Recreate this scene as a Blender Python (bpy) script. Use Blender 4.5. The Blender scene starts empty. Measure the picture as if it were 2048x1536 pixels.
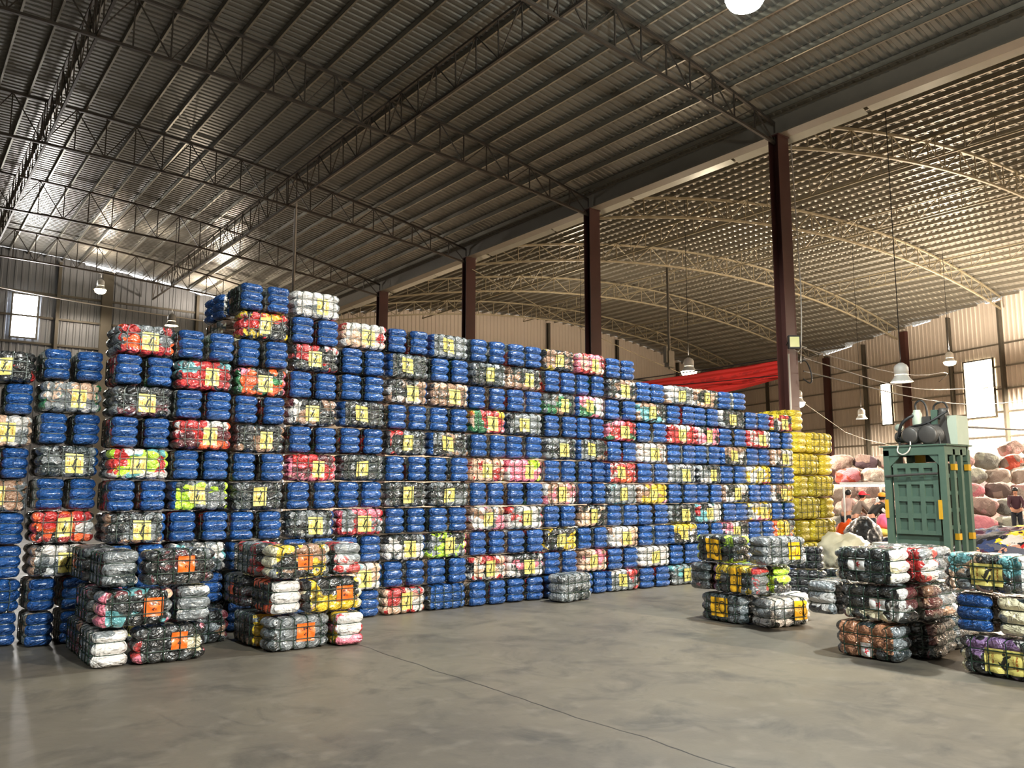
import bpy, math, random
from mathutils import Vector, noise, Matrix

SC = bpy.context.scene
COL = SC.collection
R = math.radians

# ------------------------------------------------------------------ camera, world, exposure
cam_d = bpy.data.cameras.new('camera')
cam = bpy.data.objects.new('camera', cam_d)
COL.objects.link(cam)
cam.location = (0, 0, 1.6)
cam.rotation_euler = (R(90 + 7.297), 0, R(-37.398))
cam_d.sensor_width = 36
cam_d.lens = 36 * 1640 / 2048
cam_d.clip_end = 300
SC.camera = cam

SC.view_settings.view_transform = 'Standard'
SC.view_settings.look = 'None'
SC.view_settings.gamma = 1
SC.view_settings.use_curve_mapping = False
SC.view_settings.exposure = 0.22
SC.cycles.max_bounces = 5
SC.cycles.diffuse_bounces = 3
SC.cycles.glossy_bounces = 3
SC.cycles.transmission_bounces = 2
SC.cycles.sample_clamp_indirect = 4.0
SC.cycles.caustics_reflective = False
SC.cycles.caustics_refractive = False
SC.cycles.use_denoising = True

W = bpy.data.worlds.new('sky')
SC.world = W
W.use_nodes = True
W.node_tree.nodes['Background'].inputs[0].default_value = (0.95, 0.97, 1.0, 1)
W.node_tree.nodes['Background'].inputs[1].default_value = 4.0

# lamps: x, y, z of the rim, power, colour, bell radius, kind of bulb, label
COOL = (0.93, 1.0, 0.97)
WARM = (1.0, 0.84, 0.66)
UP = .13          # default strength of the upward spot added over each lamp to light the roof
LAMPS = [
    (9.86, 7.07, 9.0, 4200, COOL, .30, 'glowing high bay lamp before the bale wall, at the top of the view'),
    (3.5, -6.5, 8.0, 12500, COOL, .30, 'added out-of-view lamp over the open floor at the near end'),  # behind the camera, added to light the front of the bale wall
    (-5.5, 6.5, 9.0, 1200, COOL, .30, 'added out-of-view lamp left of the bale wall, over the near aisle'),  # out of view, added to help light the bale wall
    (11.0, -7.0, 8.0, 13000, WARM, .30, 'added warm lamp out of view over the near right floor'),  # unseen behind the camera, added as warm light on the bales
    (9.2, 35.6, 8.4, 400, WARM, .27, 'white shaded lamp peeping over the bales by the dark end wall'),
    (7.6, 42.2, 11.0, 600, WARM, .27, 'glowing lamp high under the roof edge by the dark end wall'),
    (13.1, 42.4, 9.9, 2000, WARM, .27, 'glowing lamp low over the blue bales by the dark end wall'),
    (21.6, 11.0, 4.45, 200, WARM, .29, 'white drum and bell lamp hanging above the green press'),
    (37.9, 21.4, 5.0, 1500, WARM, .27, 'small white bell lamp hanging between far wall and yellow bales'),
    (42.0, 18.9, 7.9, 33000, WARM, .30, 'glowing lamp high before the pale far wall, beside the large window'),
    (23.4, 19.85, 5.9, 1500, WARM, .30, 'bright lamp hanging in front of the red banner'),
    (28.3, 18.6, 4.95, 2500, WARM, .30, 'bright lamp just above the yellow bales'),
    (43.5, 7.5, 8.0, 22000, WARM, .30, 'added warm lamp out of view over the sack heap, right of the press'),  # beyond the right edge of view, added to light the pale wall
    (30.0, 3.0, 8.5, 2500, WARM, .30, 'added warm lamp out of view over the sorting floor at far right'),  # added beyond the right edge of view to light the right hall
    (47.0, 14.0, 8.0, 18000, WARM, .30, 'added warm lamp out of view close to the pale far wall'),  # unseen, added to lift the light on the pale wall
    (30.0, 33.0, 8.0, 8000, WARM, .30, 'added warm lamp hidden behind the bale wall in the far hall'),  # hidden by the bales, added to light the far end of the hall
]

# ------------------------------------------------------------------ helpers
def lin(c):
    return tuple((v / 12.92 if v <= .04045 else ((v + .055) / 1.055) ** 2.4) for v in c)

class MB:
    def __init__(s):
        s.v, s.f, s.m, s.uv = [], [], [], None
    def add(s, vs, fs, mi=0):
        o = len(s.v)
        s.v.extend([tuple(p) for p in vs])
        for f in fs:
            s.f.append(tuple(i + o for i in f)); s.m.append(mi)
    def box(s, c, d, rot=None, mi=0):
        x, y, z = d[0] / 2, d[1] / 2, d[2] / 2
        vs = [Vector((sx * x, sy * y, sz * z)) for sz in (-1, 1) for sy in (-1, 1) for sx in (-1, 1)]
        if rot is not None:
            vs = [rot @ p for p in vs]
        c = Vector(c)
        s.add([p + c for p in vs], [(0, 2, 3, 1), (4, 5, 7, 6), (0, 1, 5, 4), (2, 6, 7, 3), (0, 4, 6, 2), (1, 3, 7, 5)], mi)
    def span(s, a, b, mi=0):
        s.box([(a[i] + b[i]) / 2 for i in range(3)], [abs(b[i] - a[i]) for i in range(3)], None, mi)
    def tube(s, pts, r, n=6, closed=False, cap=True, mi=0):
        pts = [Vector(p) for p in pts]
        N = len(pts)
        rs = r if isinstance(r, (list, tuple)) else [r] * N
        o = len(s.v)
        up = None
        for i, p in enumerate(pts):
            if closed:
                t = pts[(i + 1) % N] - pts[i - 1]
            else:
                t = pts[min(i + 1, N - 1)] - pts[max(i - 1, 0)]
            if t.length < 1e-9:
                t = Vector((0, 0, 1))
            t.normalize()
            if up is None:
                up = Vector((0, 0, 1)) if abs(t.z) < .9 else Vector((1, 0, 0))
            u = t.cross(up)
            if u.length < 1e-4:
                u = t.cross(Vector((0, 1, 0)))
            u.normalize(); w = u.cross(t)
            for k in range(n):
                a = 2 * math.pi * k / n + math.pi / n
                s.v.append(tuple(p + (u * math.cos(a) + w * math.sin(a)) * rs[i]))
        M = N if closed else N - 1
        for i in range(M):
            j = (i + 1) % N
            for k in range(n):
                l = (k + 1) % n
                s.f.append((o + i * n + k, o + i * n + l, o + j * n + l, o + j * n + k)); s.m.append(mi)
        if cap and not closed:
            s.f.append(tuple(o + k for k in range(n))); s.m.append(mi)
            s.f.append(tuple(o + (N - 1) * n + k for k in reversed(range(n)))); s.m.append(mi)
    def lathe(s, prof, c=(0, 0, 0), n=24, mi=0, axis='z'):
        o = len(s.v)
        for (r, z) in prof:
            for k in range(n):
                a = 2 * math.pi * k / n
                p = (r * math.cos(a), r * math.sin(a), z)
                if axis == 'x': p = (p[2], p[0], p[1])
                if axis == 'y': p = (p[0], p[2], p[1])
                s.v.append((p[0] + c[0], p[1] + c[1], p[2] + c[2]))
        for i in range(len(prof) - 1):
            for k in range(n):
                l = (k + 1) % n
                s.f.append((o + i * n + k, o + i * n + l, o + (i + 1) * n + l, o + (i + 1) * n + k)); s.m.append(mi)
    def mesh(s, name, mats, smooth=False):
        me = bpy.data.meshes.new(name)
        me.from_pydata(s.v, [], s.f)
        for m in (mats if isinstance(mats, (list, tuple)) else [mats]):
            me.materials.append(m)
        if any(s.m):
            me.polygons.foreach_set('material_index', s.m)
        me.polygons.foreach_set('use_smooth', [smooth] * len(s.f))
        if s.uv:
            l = me.uv_layers.new(name='UVMap')
            for poly in me.polygons:
                for li in poly.loop_indices:
                    l.data[li].uv = s.uv[me.loops[li].vertex_index]
        me.update()
        return me
    def obj(s, name, mats, parent=None, smooth=False):
        return link(name, s.mesh(name, mats, smooth), parent)

def link(name, data, parent=None, loc=None, rot=None, sca=None):
    o = bpy.data.objects.new(name, data)
    COL.objects.link(o)
    if parent: o.parent = parent
    if loc is not None: o.location = loc
    if rot is not None: o.rotation_euler = rot
    if sca is not None: o.scale = sca
    return o

def tag(o, label, cat, group=None, kind=None):
    o['label'] = label; o['category'] = cat
    if group: o['group'] = group
    if kind: o['kind'] = kind
    return o

def thing(name, label, cat, loc=(0, 0, 0), rz=0, group=None):
    return tag(link(name, None, None, loc, (0, 0, rz)), label, cat, group)

def struct(o):
    o['kind'] = 'structure'
    return o

ORD = ['zeroth', 'first', 'second', 'third', 'fourth', 'fifth', 'sixth', 'seventh', 'eighth', 'ninth', 'tenth', 'eleventh', 'twelfth',
       'thirteenth', 'fourteenth', 'fifteenth', 'sixteenth', 'seventeenth', 'eighteenth', 'nineteenth', 'twentieth']

# ------------------------------------------------------------------ materials
class NT:
    """small shader node builder"""
    def __init__(s, name):
        s.m = bpy.data.materials.new(name); s.m.use_nodes = True
        s.t = s.m.node_tree; s.n = s.t.nodes
        s.b = s.n['Principled BSDF']
    def put(s, sock, v):
        if isinstance(v, bpy.types.NodeSocket): s.t.links.new(v, sock)
        elif v is not None:
            if hasattr(sock, 'default_value'):
                try: sock.default_value = v
                except Exception: sock.default_value = tuple(v) + (1,)
    def math(s, op, a, b=None, c=None, clamp=False):
        n = s.n.new('ShaderNodeMath'); n.operation = op; n.use_clamp = clamp
        for i, v in enumerate((a, b, c)):
            if v is not None: s.put(n.inputs[i], v)
        return n.outputs[0]
    def vmath(s, op, a, b=None, sc=None):
        n = s.n.new('ShaderNodeVectorMath'); n.operation = op
        s.put(n.inputs[0], a)
        if b is not None: s.put(n.inputs[1], b)
        if sc is not None: s.put(n.inputs['Scale'], sc)
        return n.outputs['Value'] if op in ('LENGTH', 'DOT_PRODUCT', 'DISTANCE') else n.outputs[0]
    def mix(s, f, a, b, blend='MIX'):
        n = s.n.new('ShaderNodeMix'); n.data_type = 'RGBA'; n.blend_type = blend
        s.put(n.inputs[0], f); s.put(n.inputs[6], a if isinstance(a, bpy.types.NodeSocket) else tuple(a) + (1,))
        s.put(n.inputs[7], b if isinstance(b, bpy.types.NodeSocket) else tuple(b) + (1,))
        return n.outputs[2]
    def noise(s, vec, scale, detail=2, rough=.5, dist=0, col=False):
        n = s.n.new('ShaderNodeTexNoise')
        s.put(n.inputs['Vector'], vec); n.inputs['Scale'].default_value = scale
        n.inputs['Detail'].default_value = detail; n.inputs['Roughness'].default_value = rough; n.inputs['Distortion'].default_value = dist
        return n.outputs['Color'] if col else n.outputs['Fac']
    def voro(s, vec, scale, out='Color', feat='F1', rnd=1):
        n = s.n.new('ShaderNodeTexVoronoi'); n.feature = feat
        s.put(n.inputs['Vector'], vec); n.inputs['Scale'].default_value = scale
        n.inputs['Randomness'].default_value = rnd
        return n.outputs[out]
    def ramp(s, f, stops, interp='LINEAR'):
        n = s.n.new('ShaderNodeValToRGB'); n.color_ramp.interpolation = interp
        e = n.color_ramp.elements
        while len(e) < len(stops): e.new(.5)
        for i, (p, c) in enumerate(stops):
            e[i].position = p; e[i].color = (c, c, c, 1) if isinstance(c, (int, float)) else tuple(c) + (1,)
        s.put(n.inputs[0], f)
        return n.outputs[0]
    def coord(s, out='Object'):
        return s.n.new('ShaderNodeTexCoord').outputs[out]
    def pos(s):
        return s.n.new('ShaderNodeNewGeometry').outputs['Position']
    def rand(s):
        return s.n.new('ShaderNodeObjectInfo').outputs['Random']
    def attr(s, name):
        n = s.n.new('ShaderNodeAttribute'); n.attribute_type = 'OBJECT'; n.attribute_name = name
        return n.outputs['Color']
    def sep(s, v):
        n = s.n.new('ShaderNodeSeparateXYZ'); s.put(n.inputs[0], v); return n.outputs
    def comb(s, x, y, z):
        n = s.n.new('ShaderNodeCombineXYZ')
        for i, v in enumerate((x, y, z)): s.put(n.inputs[i], v)
        return n.outputs[0]
    def bump(s, h, strength=.5, dist=.02, normal=None):
        n = s.n.new('ShaderNodeBump'); n.inputs['Strength'].default_value = strength; n.inputs['Distance'].default_value = dist
        s.put(n.inputs['Height'], h)
        if normal: s.put(n.inputs['Normal'], normal)
        return n.outputs[0]
    def set(s, **k):
        names = dict(color='Base Color', rough='Roughness', metal='Metallic', spec='Specular IOR Level', coat='Coat Weight', coatr='Coat Roughness',
                     coatn='Coat Normal', normal='Normal', em='Emission Color', ems='Emission Strength', sheen='Sheen Weight', alpha='Alpha')
        for a, v in k.items():
            sock = s.b.inputs[names[a]]
            if isinstance(v, tuple) and len(v) == 3 and a in ('color', 'em'): v = v + (1,)
            s.put(sock, v)
        return s.m

def plain(name, rgb, rough=.5, metal=0, var=.12, scale=6, spec=.5, bump=0):
    t = NT(name)
    c = lin(rgb)
    o = t.coord()
    n = t.noise(o, scale, 4, .6)
    f = t.math('MULTIPLY_ADD', n, var * 2, 1 - var)
    col = t.mix(1.0, c, t.comb(f, f, f), 'MULTIPLY')
    t.set(color=col, rough=rough, metal=metal, spec=spec)
    if bump: t.set(normal=t.bump(n, bump))
    return t.m

def glow(name, rgb, s):
    t = NT(name)
    return t.set(color=lin(rgb), em=lin(rgb), ems=s)

def m_floor():
    t = NT('polished_concrete')
    p = t.pos()
    a = t.noise(p, .35, 5, .6, .4)
    b = t.noise(p, 1.6, 6, .65, .6)
    c = t.noise(t.vmath('MULTIPLY', p, (1.0, .35, 1)), 3.2, 5, .7, 1.0)
    base = t.mix(t.ramp(a, [(.3, 0), (.7, 1)]), lin((.31, .29, .265)), lin((.43, .40, .345)))
    base = t.mix(t.ramp(b, [(.5, 0), (.72, .75)]), base, lin((.20, .19, .18)))
    base = t.mix(t.ramp(c, [(.6, 0), (.78, .6)]), base, lin((.18, .178, .175)))
    base = t.mix(t.ramp(t.noise(p, 5, 3), [(.55, 0), (.75, .35)]), base, lin((.48, .45, .41)))
    xyz = t.sep(p)
    wob = t.math('MULTIPLY_ADD', t.noise(p, 1.2, 3), .16, -.08)
    d = t.math('ABSOLUTE', t.math('SUBTRACT', t.math('ADD', xyz[0], wob), 4.05))
    joint = t.math('LESS_THAN', d, .007)
    base = t.mix(joint, base, lin((.13, .12, .11)))
    r = t.math('MULTIPLY_ADD', b, .35, .30)
    return t.set(color=base, rough=r, spec=.4, normal=t.bump(t.noise(p, 40, 3), .06, .01))

def m_sheet(name, rgb, metal, rough, var=.15, scale=.5):
    t = NT(name)
    p = t.pos()
    n = t.noise(t.vmath('MULTIPLY', p, (.25, 1, 1)), scale, 5, .65)
    n2 = t.noise(p, 6, 4, .6)
    f = t.math('MULTIPLY_ADD', n, var * 2, 1 - var)
    col = t.mix(1.0, lin(rgb), t.comb(f, f, f), 'MULTIPLY')
    r = t.math('MULTIPLY_ADD', n2, .22, rough - .1)
    return t.set(color=col, metal=metal, rough=r)

def film_bump(t, v, scale=1.0):
    """wrinkles of tight plastic film, fanning out in creases"""
    w = t.vmath('MULTIPLY', v, (9 * scale, 9 * scale, 24 * scale))
    ro = t.n.new('ShaderNodeVectorRotate'); ro.rotation_type = 'Y_AXIS'
    t.put(ro.inputs['Vector'], v); ro.inputs['Angle'].default_value = .45
    w = t.vmath('MULTIPLY', ro.outputs[0], (6 * scale, 6 * scale, 22 * scale))
    a = t.noise(w, 1, 2, .5, .8)
    b = t.noise(v, 12 * scale, 2, .5, 1.4)
    return t.math('ADD', t.math('MULTIPLY', a, .75), t.math('MULTIPLY', b, .75))

def objvec(t):
    o = t.coord('Object')
    r = t.rand()
    return t.vmath('ADD', o, t.comb(t.math('MULTIPLY', r, 91.7), t.math('MULTIPLY', r, 37.3), t.math('MULTIPLY', r, 63.1)))

def m_blue(name='blue_film', rgb=(.09, .28, .52), rough=.30):
    t = NT(name)
    v = objvec(t)
    n = t.noise(v, 5, 3)
    col = t.mix(t.ramp(n, [(.3, 0), (.75, 1)]), lin(rgb), lin(tuple(min(1, c * 1.18 + .02) for c in rgb)))
    ro = t.n.new('ShaderNodeVectorRotate'); ro.rotation_type = 'X_AXIS'
    t.put(ro.inputs['Vector'], v); ro.inputs['Angle'].default_value = -.4
    w = t.vmath('MULTIPLY', ro.outputs[0], (8, 6, 27))
    a = t.noise(w, 1, 3, .55, 1.0)
    b = t.noise(v, 14, 3, .6, 1.0)
    h = t.math('ADD', t.math('MULTIPLY', a, .8), t.math('MULTIPLY', b, .5))
    return t.set(color=col, rough=rough, spec=.5, normal=t.bump(h, 1.0, .11), coat=.6, coatr=.2)

def m_clothes():
    """garments pressed under clear film; the four colours of each bale are properties of the object"""
    t = NT('clothes_under_clear_film')
    v = objvec(t)
    d = t.vmath('SCALE', t.vmath('SUBTRACT', t.noise(v, 6, 2, .5, 0, True), (.5, .5, .5)), None, .22)
    q = t.vmath('MULTIPLY', t.vmath('ADD', v, d), (3.8, 3.8, 6.2))
    cell = t.sep(t.voro(q, 1.0))
    fine = t.sep(t.voro(t.vmath('ADD', v, d), 26))
    k = cell[0]
    c = t.mix(t.math('GREATER_THAN', k, .36), t.attr('c1'), t.attr('c2'))
    c = t.mix(t.math('GREATER_THAN', k, .62), c, t.attr('c3'))
    c = t.mix(t.math('GREATER_THAN', k, .83), c, t.attr('c4'))
    # folds and shades of the cloth itself, a few prints
    f = t.math('MULTIPLY_ADD', cell[1], .45, .75)
    c = t.mix(1.0, c, t.comb(f, f, f), 'MULTIPLY')
    pr = t.math('MULTIPLY', t.math('GREATER_THAN', cell[2], .84), t.math('GREATER_THAN', fine[0], .6))
    c = t.mix(t.math('MULTIPLY', pr, .8), c, t.attr('c4'))
    h = film_bump(t, v)
    haze = t.ramp(t.noise(v, 11, 3, .6, .8), [(.48, .02), (.78, .22)])
    c = t.mix(haze, c, lin((.55, .56, .56)))
    t.b.inputs['Coat IOR'].default_value = 1.9
    bn = t.bump(h, 1.0, .055)
    return t.set(color=c, rough=.42, spec=.4, normal=bn, coat=1.0, coatr=.15, coatn=bn)

def m_print(kind):
    """printed paper sheets under the film"""
    t = NT(kind + '_paper')
    uv = t.sep(t.coord('UV'))
    u, v = uv[0], uv[1]
    wob = t.noise(t.coord('UV'), 5, 2)
    def ell(cx, cy, rx, ry, ang=0):
        dx = t.math('SUBTRACT', u, cx); dy = t.math('SUBTRACT', v, cy)
        ca, sa = math.cos(ang), math.sin(ang)
        x = t.math('ADD', t.math('MULTIPLY', dx, ca), t.math('MULTIPLY', dy, sa))
        y = t.math('SUBTRACT', t.math('MULTIPLY', dy, ca), t.math('MULTIPLY', dx, sa))
        x = t.math('DIVIDE', x, rx); y = t.math('DIVIDE', y, ry)
        return t.math('SQRT', t.math('ADD', t.math('MULTIPLY', x, x), t.math('MULTIPLY', y, y)))
    def inside(e, w=.25):
        return t.math('LESS_THAN', t.math('ADD', e, t.math('MULTIPLY_ADD', wob, w * 2, -w)), 1.0)
    def rect(x0, x1, y0, y1):
        a = t.math('MULTIPLY', t.math('GREATER_THAN', u, x0), t.math('LESS_THAN', u, x1))
        b = t.math('MULTIPLY', t.math('GREATER_THAN', v, y0), t.math('LESS_THAN', v, y1))
        return t.math('MULTIPLY', a, b)
    def glyphs(x0, x1, y0, y1, sx, sy):
        g = t.math('GREATER_THAN', t.sep(t.voro(t.comb(t.math('MULTIPLY', u, sx), t.math('MULTIPLY', v, sy), 0), 1.0))[0], .45)
        return t.math('MULTIPLY', g, rect(x0, x1, y0, y1))
    def any_(*l):
        o = l[0]
        for x in l[1:]: o = t.math('MAXIMUM', o, x)
        return o
    if kind == 'yellow':
        base = lin((.86, .80, .44)); ink = lin((.16, .15, .12)); ink2 = lin((.62, .36, .12))
        fig = any_(inside(ell(.50, .52, .055, .26, -.35)), inside(ell(.58, .70, .05, .13, -.9)), inside(ell(.44, .30, .035, .2, .5)),
                   inside(ell(.57, .34, .03, .18, -.3)), inside(ell(.50, .80, .04, .06)))
        txt = any_(glyphs(.07, .13, .15, .85, 60, 22), glyphs(.18, .24, .3, .85, 60, 22), glyphs(.80, .86, .2, .8, 60, 18), glyphs(.72, .76, .25, .75, 60, 18))
        c = t.mix(txt, base, ink2); c = t.mix(fig, c, ink)
    elif kind == 'orange':
        base = lin((.98, .42, .12)); ink = lin((.25, .10, .06))
        txt = any_(glyphs(.2, .8, .58, .74, 24, 14), glyphs(.34, .66, .3, .46, 24, 14))
        c = t.mix(txt, base, ink)
    elif kind == 'gold':
        base = lin((.96, .72, .12)); ink = lin((.16, .12, .06))
        e = ell(.68, .5, .19, .30)
        ring = t.math('MULTIPLY', t.math('LESS_THAN', e, 1.08), t.math('GREATER_THAN', e, .86))
        ring2 = t.math('MULTIPLY', t.math('LESS_THAN', e, .80), t.math('GREATER_THAN', e, .73))
        # the characters I E O, read up the sheet
        txt = any_(rect(.28, .44, .70, .73), rect(.28, .31, .52, .62), rect(.34, .37, .52, .62), rect(.41, .44, .52, .62), rect(.28, .44, .60, .62))
        e2 = ell(.36, .38, .085, .07)
        txt = any_(txt, t.math('MULTIPLY', t.math('LESS_THAN', e2, 1), t.math('GREATER_THAN', e2, .62)))
        c = t.mix(any_(ring, ring2, txt), base, ink)
    else:
        base = lin((.88, .87, .86)); ink = lin((.78, .16, .18))
        fl = any_(*[inside(ell(.55 + .09 * math.cos(a), .48 + .14 * math.sin(a), .05, .11, a - 1.57), .35) for a in (0, 1.26, 2.5, 3.77, 5.0)])
        txt = glyphs(.2, .7, .78, .88, 30, 16)
        c = t.mix(fl, base, ink); c = t.mix(t.math('MULTIPLY', txt, .5), c, ink)
    n = t.noise(t.coord('Object'), 18, 3, .6, .8)
    return t.set(color=c, rough=.4, spec=.4, normal=t.bump(n, .4, .02), coat=.6, coatr=.15)

M = {}
M['floor'] = m_floor()
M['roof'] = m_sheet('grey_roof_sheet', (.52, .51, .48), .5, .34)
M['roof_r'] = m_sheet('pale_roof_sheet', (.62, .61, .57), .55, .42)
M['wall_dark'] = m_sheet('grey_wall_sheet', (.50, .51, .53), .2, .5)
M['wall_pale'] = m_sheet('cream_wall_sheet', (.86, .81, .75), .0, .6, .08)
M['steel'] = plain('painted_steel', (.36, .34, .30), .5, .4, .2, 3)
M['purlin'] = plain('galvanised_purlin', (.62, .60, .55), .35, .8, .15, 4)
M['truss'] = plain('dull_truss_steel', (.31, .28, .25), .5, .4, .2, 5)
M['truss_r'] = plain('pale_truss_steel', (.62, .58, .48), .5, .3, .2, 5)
M['oxide'] = plain('red_oxide_paint', (.30, .17, .15), .5, 0, .25, 2)
M['girder_strip'] = plain('pale_girder_strip', (.80, .80, .76), .3, .5, .15, 2)
M['white'] = plain('white_enamel', (.90, .90, .88), .4, 0, .04)
M['bulb'] = glow('lamp_glow', (.96, 1.0, .97), 30)
M['bulbw'] = glow('warm_lamp_glow', (1.0, .92, .76), 30)
M['pane'] = glow('daylit_pane', (.95, .97, 1.0), 40)
M['panew'] = glow('warm_daylit_pane', (1.0, .95, .84), 14)
M['tube'] = glow('fluorescent_glow', (1.0, 1.0, 1.0), 6)
M['clothes'] = m_clothes()
M['blue'] = m_blue()
M['yfilm'] = m_blue('yellow_film', (.76, .66, .12), .42)
M['dfilm'] = m_blue('dark_film', (.10, .11, .13), .22)
M['wfilm'] = m_blue('white_film', (.82, .80, .78), .35)
M['cord'] = plain('green_cord', (.05, .15, .09), .45, 0, .2, 30)
for k in ('yellow', 'orange', 'gold', 'white'):
    M['p_' + k] = m_print(k)
M['pgreen'] = plain('green_machine_paint', (.29, .37, .32), .45, .1, .2, 4)  # press and motor colours lightened, haze over that corner put into the paint
M['pdark'] = plain('dark_machine_parts', (.27, .26, .25), .45, .3, .2, 8)
M['pgrey'] = plain('grey_machine_box', (.62, .66, .60), .5, 0, .1, 5)
M['pyel'] = plain('yellow_hazard_paint', (.74, .56, .12), .5, 0, .15, 8)
M['rubber'] = plain('black_rubber', (.09, .09, .09), .5, 0, .1, 8)
M['conduit'] = plain('pale_conduit', (.75, .72, .68), .5, 0, .05)

PAL = dict(q=(.70, .47, .33), k=(.085, .09, .095), d=(.15, .19, .20), s=(.46, .48, .49), w=(.86, .84, .82), r=(.74, .14, .13), p=(.93, .50, .58), g=(.10, .42, .22), t=(.38, .64, .66),
           y=(.93, .78, .16), o=(.97, .38, .14), b=(.60, .46, .36), e=(.90, .74, .62), n=(.78, .95, .22), m=(.36, .09, .12), u=(.55, .42, .60), c=(.90, .86, .72), f=(.62, .36, .62))
PNAME = dict(q='tan', k='dark', d='slate', s='grey', w='white', r='red', p='pink', g='green', t='teal', y='yellow', o='orange', b='brown', e='beige', n='lime', m='maroon', u='mauve', c='cream', f='purple')

def paint(o, code):
    code = (code * 4)[:4] if len(code) < 4 else code
    for i in range(4):
        o['c%d' % (i + 1)] = list(lin(PAL[code[i]])) + [1.0]

# ------------------------------------------------------------------ the building shell
YN, YE = -10.0, 45.5                                  # near and far end of the hall
XG = 18.3                                             # the line of columns and the girder
def zl(x): return 13.05 - .0066 * (x - 1.5) ** 2      # top chord, left hall
def zll(x): return 11.75 - .0043 * (x - 2.5) ** 2     # bottom chord, left hall
def zr(x): return 13.75 - .0072 * (x - 37) ** 2       # top chord, right hall
def wallx(y): return 50.5 + (y - 19.2) * .3147        # the slanted far right wall
XL = -15.3

mb = MB()
mb.add([(-40, -30, 0), (75, -30, 0), (75, 60, 0), (-40, 60, 0)], [(0, 1, 2, 3)])
struct(mb.obj('floor', M['floor']))

def roof(name, x0, x1, fz, mat, per, h, nx, cut=None):
    mb = MB()
    n = int((YE + .3 - YN) / per)
    rows = []
    for i in range(n):
        y = YN + i * per
        for dy, dz in ((0, 0), (.50 * per, 0), (.62 * per, h), (.88 * per, h)):
            rows.append((y + dy, dz))
    for (y, dz) in rows:
        xe = x1 if cut is None else min(x1, cut(y) + .25)
        for k in range(nx + 1):
            x = x0 + (xe - x0) * k / nx
            mb.v.append((x, y, fz(x) + .22 + dz))
    w = nx + 1
    for r in range(len(rows) - 1):
        for k in range(nx):
            mb.f.append((r * w + k, r * w + k + 1, (r + 1) * w + k + 1, (r + 1) * w + k)); mb.m.append(0)
    return struct(mb.obj(name, mat))
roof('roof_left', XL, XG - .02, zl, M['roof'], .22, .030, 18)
roof('roof_right', XG + .12, 62, zr, M['roof_r'], .30, .045, 20, wallx)

def ribwall(name, p0, p1, ztop, mat, per=.30, h=.03, z0=0, ngrid=None, side=1):
    """a wall of vertical ribbed sheet from p0 to p1 whose top follows ztop(x, y)"""
    mb = MB()
    p0, p1 = Vector(p0), Vector(p1)
    L = (p1 - p0).length; d = (p1 - p0) / L; nrm = Vector((d.y, -d.x)) * side
    n = int(L / per)
    cols = []
    for i in range(n + 1):
        for ds, dn in ((0, 0), (.55, 0), (.65, h), (.88, h)):
            s = (i + ds) * per
            if s <= L + per: cols.append((min(s, L), dn))
    for s, dn in cols:
        q = p0 + d * s + nrm * dn
        mb.v.append((q.x, q.y, z0)); mb.v.append((q.x, q.y, ztop(q.x, q.y)))
    for i in range(len(cols) - 1):
        mb.f.append((2 * i, 2 * i + 2, 2 * i + 3, 2 * i + 1)); mb.m.append(0)
    return struct(mb.obj(name, mat))

def gapz(x, y):
    g = .02
    if 7.4 < x < 16.5:
        g = .10 + .08 * noise.noise((x * 1.7, 3.1, 0)) + (.06 if int(x * 1.35) % 2 else 0)
    return zl(x) + .22 - g
ribwall('wall_back', (XL, YE), (XG, YE), gapz, M['wall_dark'])
ribwall('wall_back', (XG, YE), (59.0, YE), lambda x, y: zr(x) + .2, M['wall_pale'])
def gapr(x, y):
    g = .02 if noise.noise((y * .55, 9.7, 0)) < .18 else .16
    return zr(x) + .22 - g
ribwall('wall_right', (wallx(YN), YN), (wallx(YE), YE), gapr, M['wall_pale'], side=-1)
ribwall('wall_left', (XL, YN), (XL, YE), lambda x, y: zl(XL) + .25, M['wall_dark'])
ribwall('wall_front', (XL, YN), (XG, YN), lambda x, y: zl(x) + .3, M['wall_dark'])
ribwall('wall_front', (XG, YN), (wallx(YN), YN), lambda x, y: zr(x) + .3, M['wall_pale'])

# girder over the columns
mb = MB()
mb.span((XG - .05, YN, 10.95), (XG + .05, YE, 11.45))
mb.span((XG - .17, YN, 11.43), (XG + .17, YE, 11.47))
mb.span((XG - .2, YN, 10.90), (XG + .2, YE, 10.95))
struct(mb.obj('girder_beam', plain('girder_paint', (.50, .47, .42), .5, .2, .15, 2)))
mb = MB()  # row of separate pale plates beside the girder
for i in range(14):
    y0 = YN + i * 4.0
    mb.box((XG + .36 + .01 * (i % 3), y0 + 1.97, 10.93 - .02 * (i % 2)), (.30, 3.9, .015), Matrix.Rotation(R(12 + 4 * (i % 3)), 3, 'Y'))
struct(mb.obj('girder_trim', M['girder_strip']))

# columns of the middle line
CY = [4.98, 12.26, 19.53, 26.82, 34.1, 41.4]
def column(x, y, z1, w=.46, d=.30, mat='oxide', name='steel_column'):
    mb = MB()
    mb.span((x - w / 2, y - d / 2, 0), (x + w / 2, y - d / 2 + .025, z1))
    mb.span((x - w / 2, y + d / 2 - .025, 0), (x + w / 2, y + d / 2, z1))
    mb.span((x - .012, y - d / 2 + .025, 0), (x + .012, y + d / 2 - .025, z1))
    mb.span((x - w / 2 - .05, y - d / 2 - .05, 0), (x + w / 2 + .05, y + d / 2 + .05, .025))
    mb.span((x - w / 2 - .02, y - d / 2 - .03, z1 - .03), (x + w / 2 + .02, y + d / 2 + .03, z1))
    return struct(mb.obj(name, M[mat]))
for y in CY:
    column(XG, y, 10.9)
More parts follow.
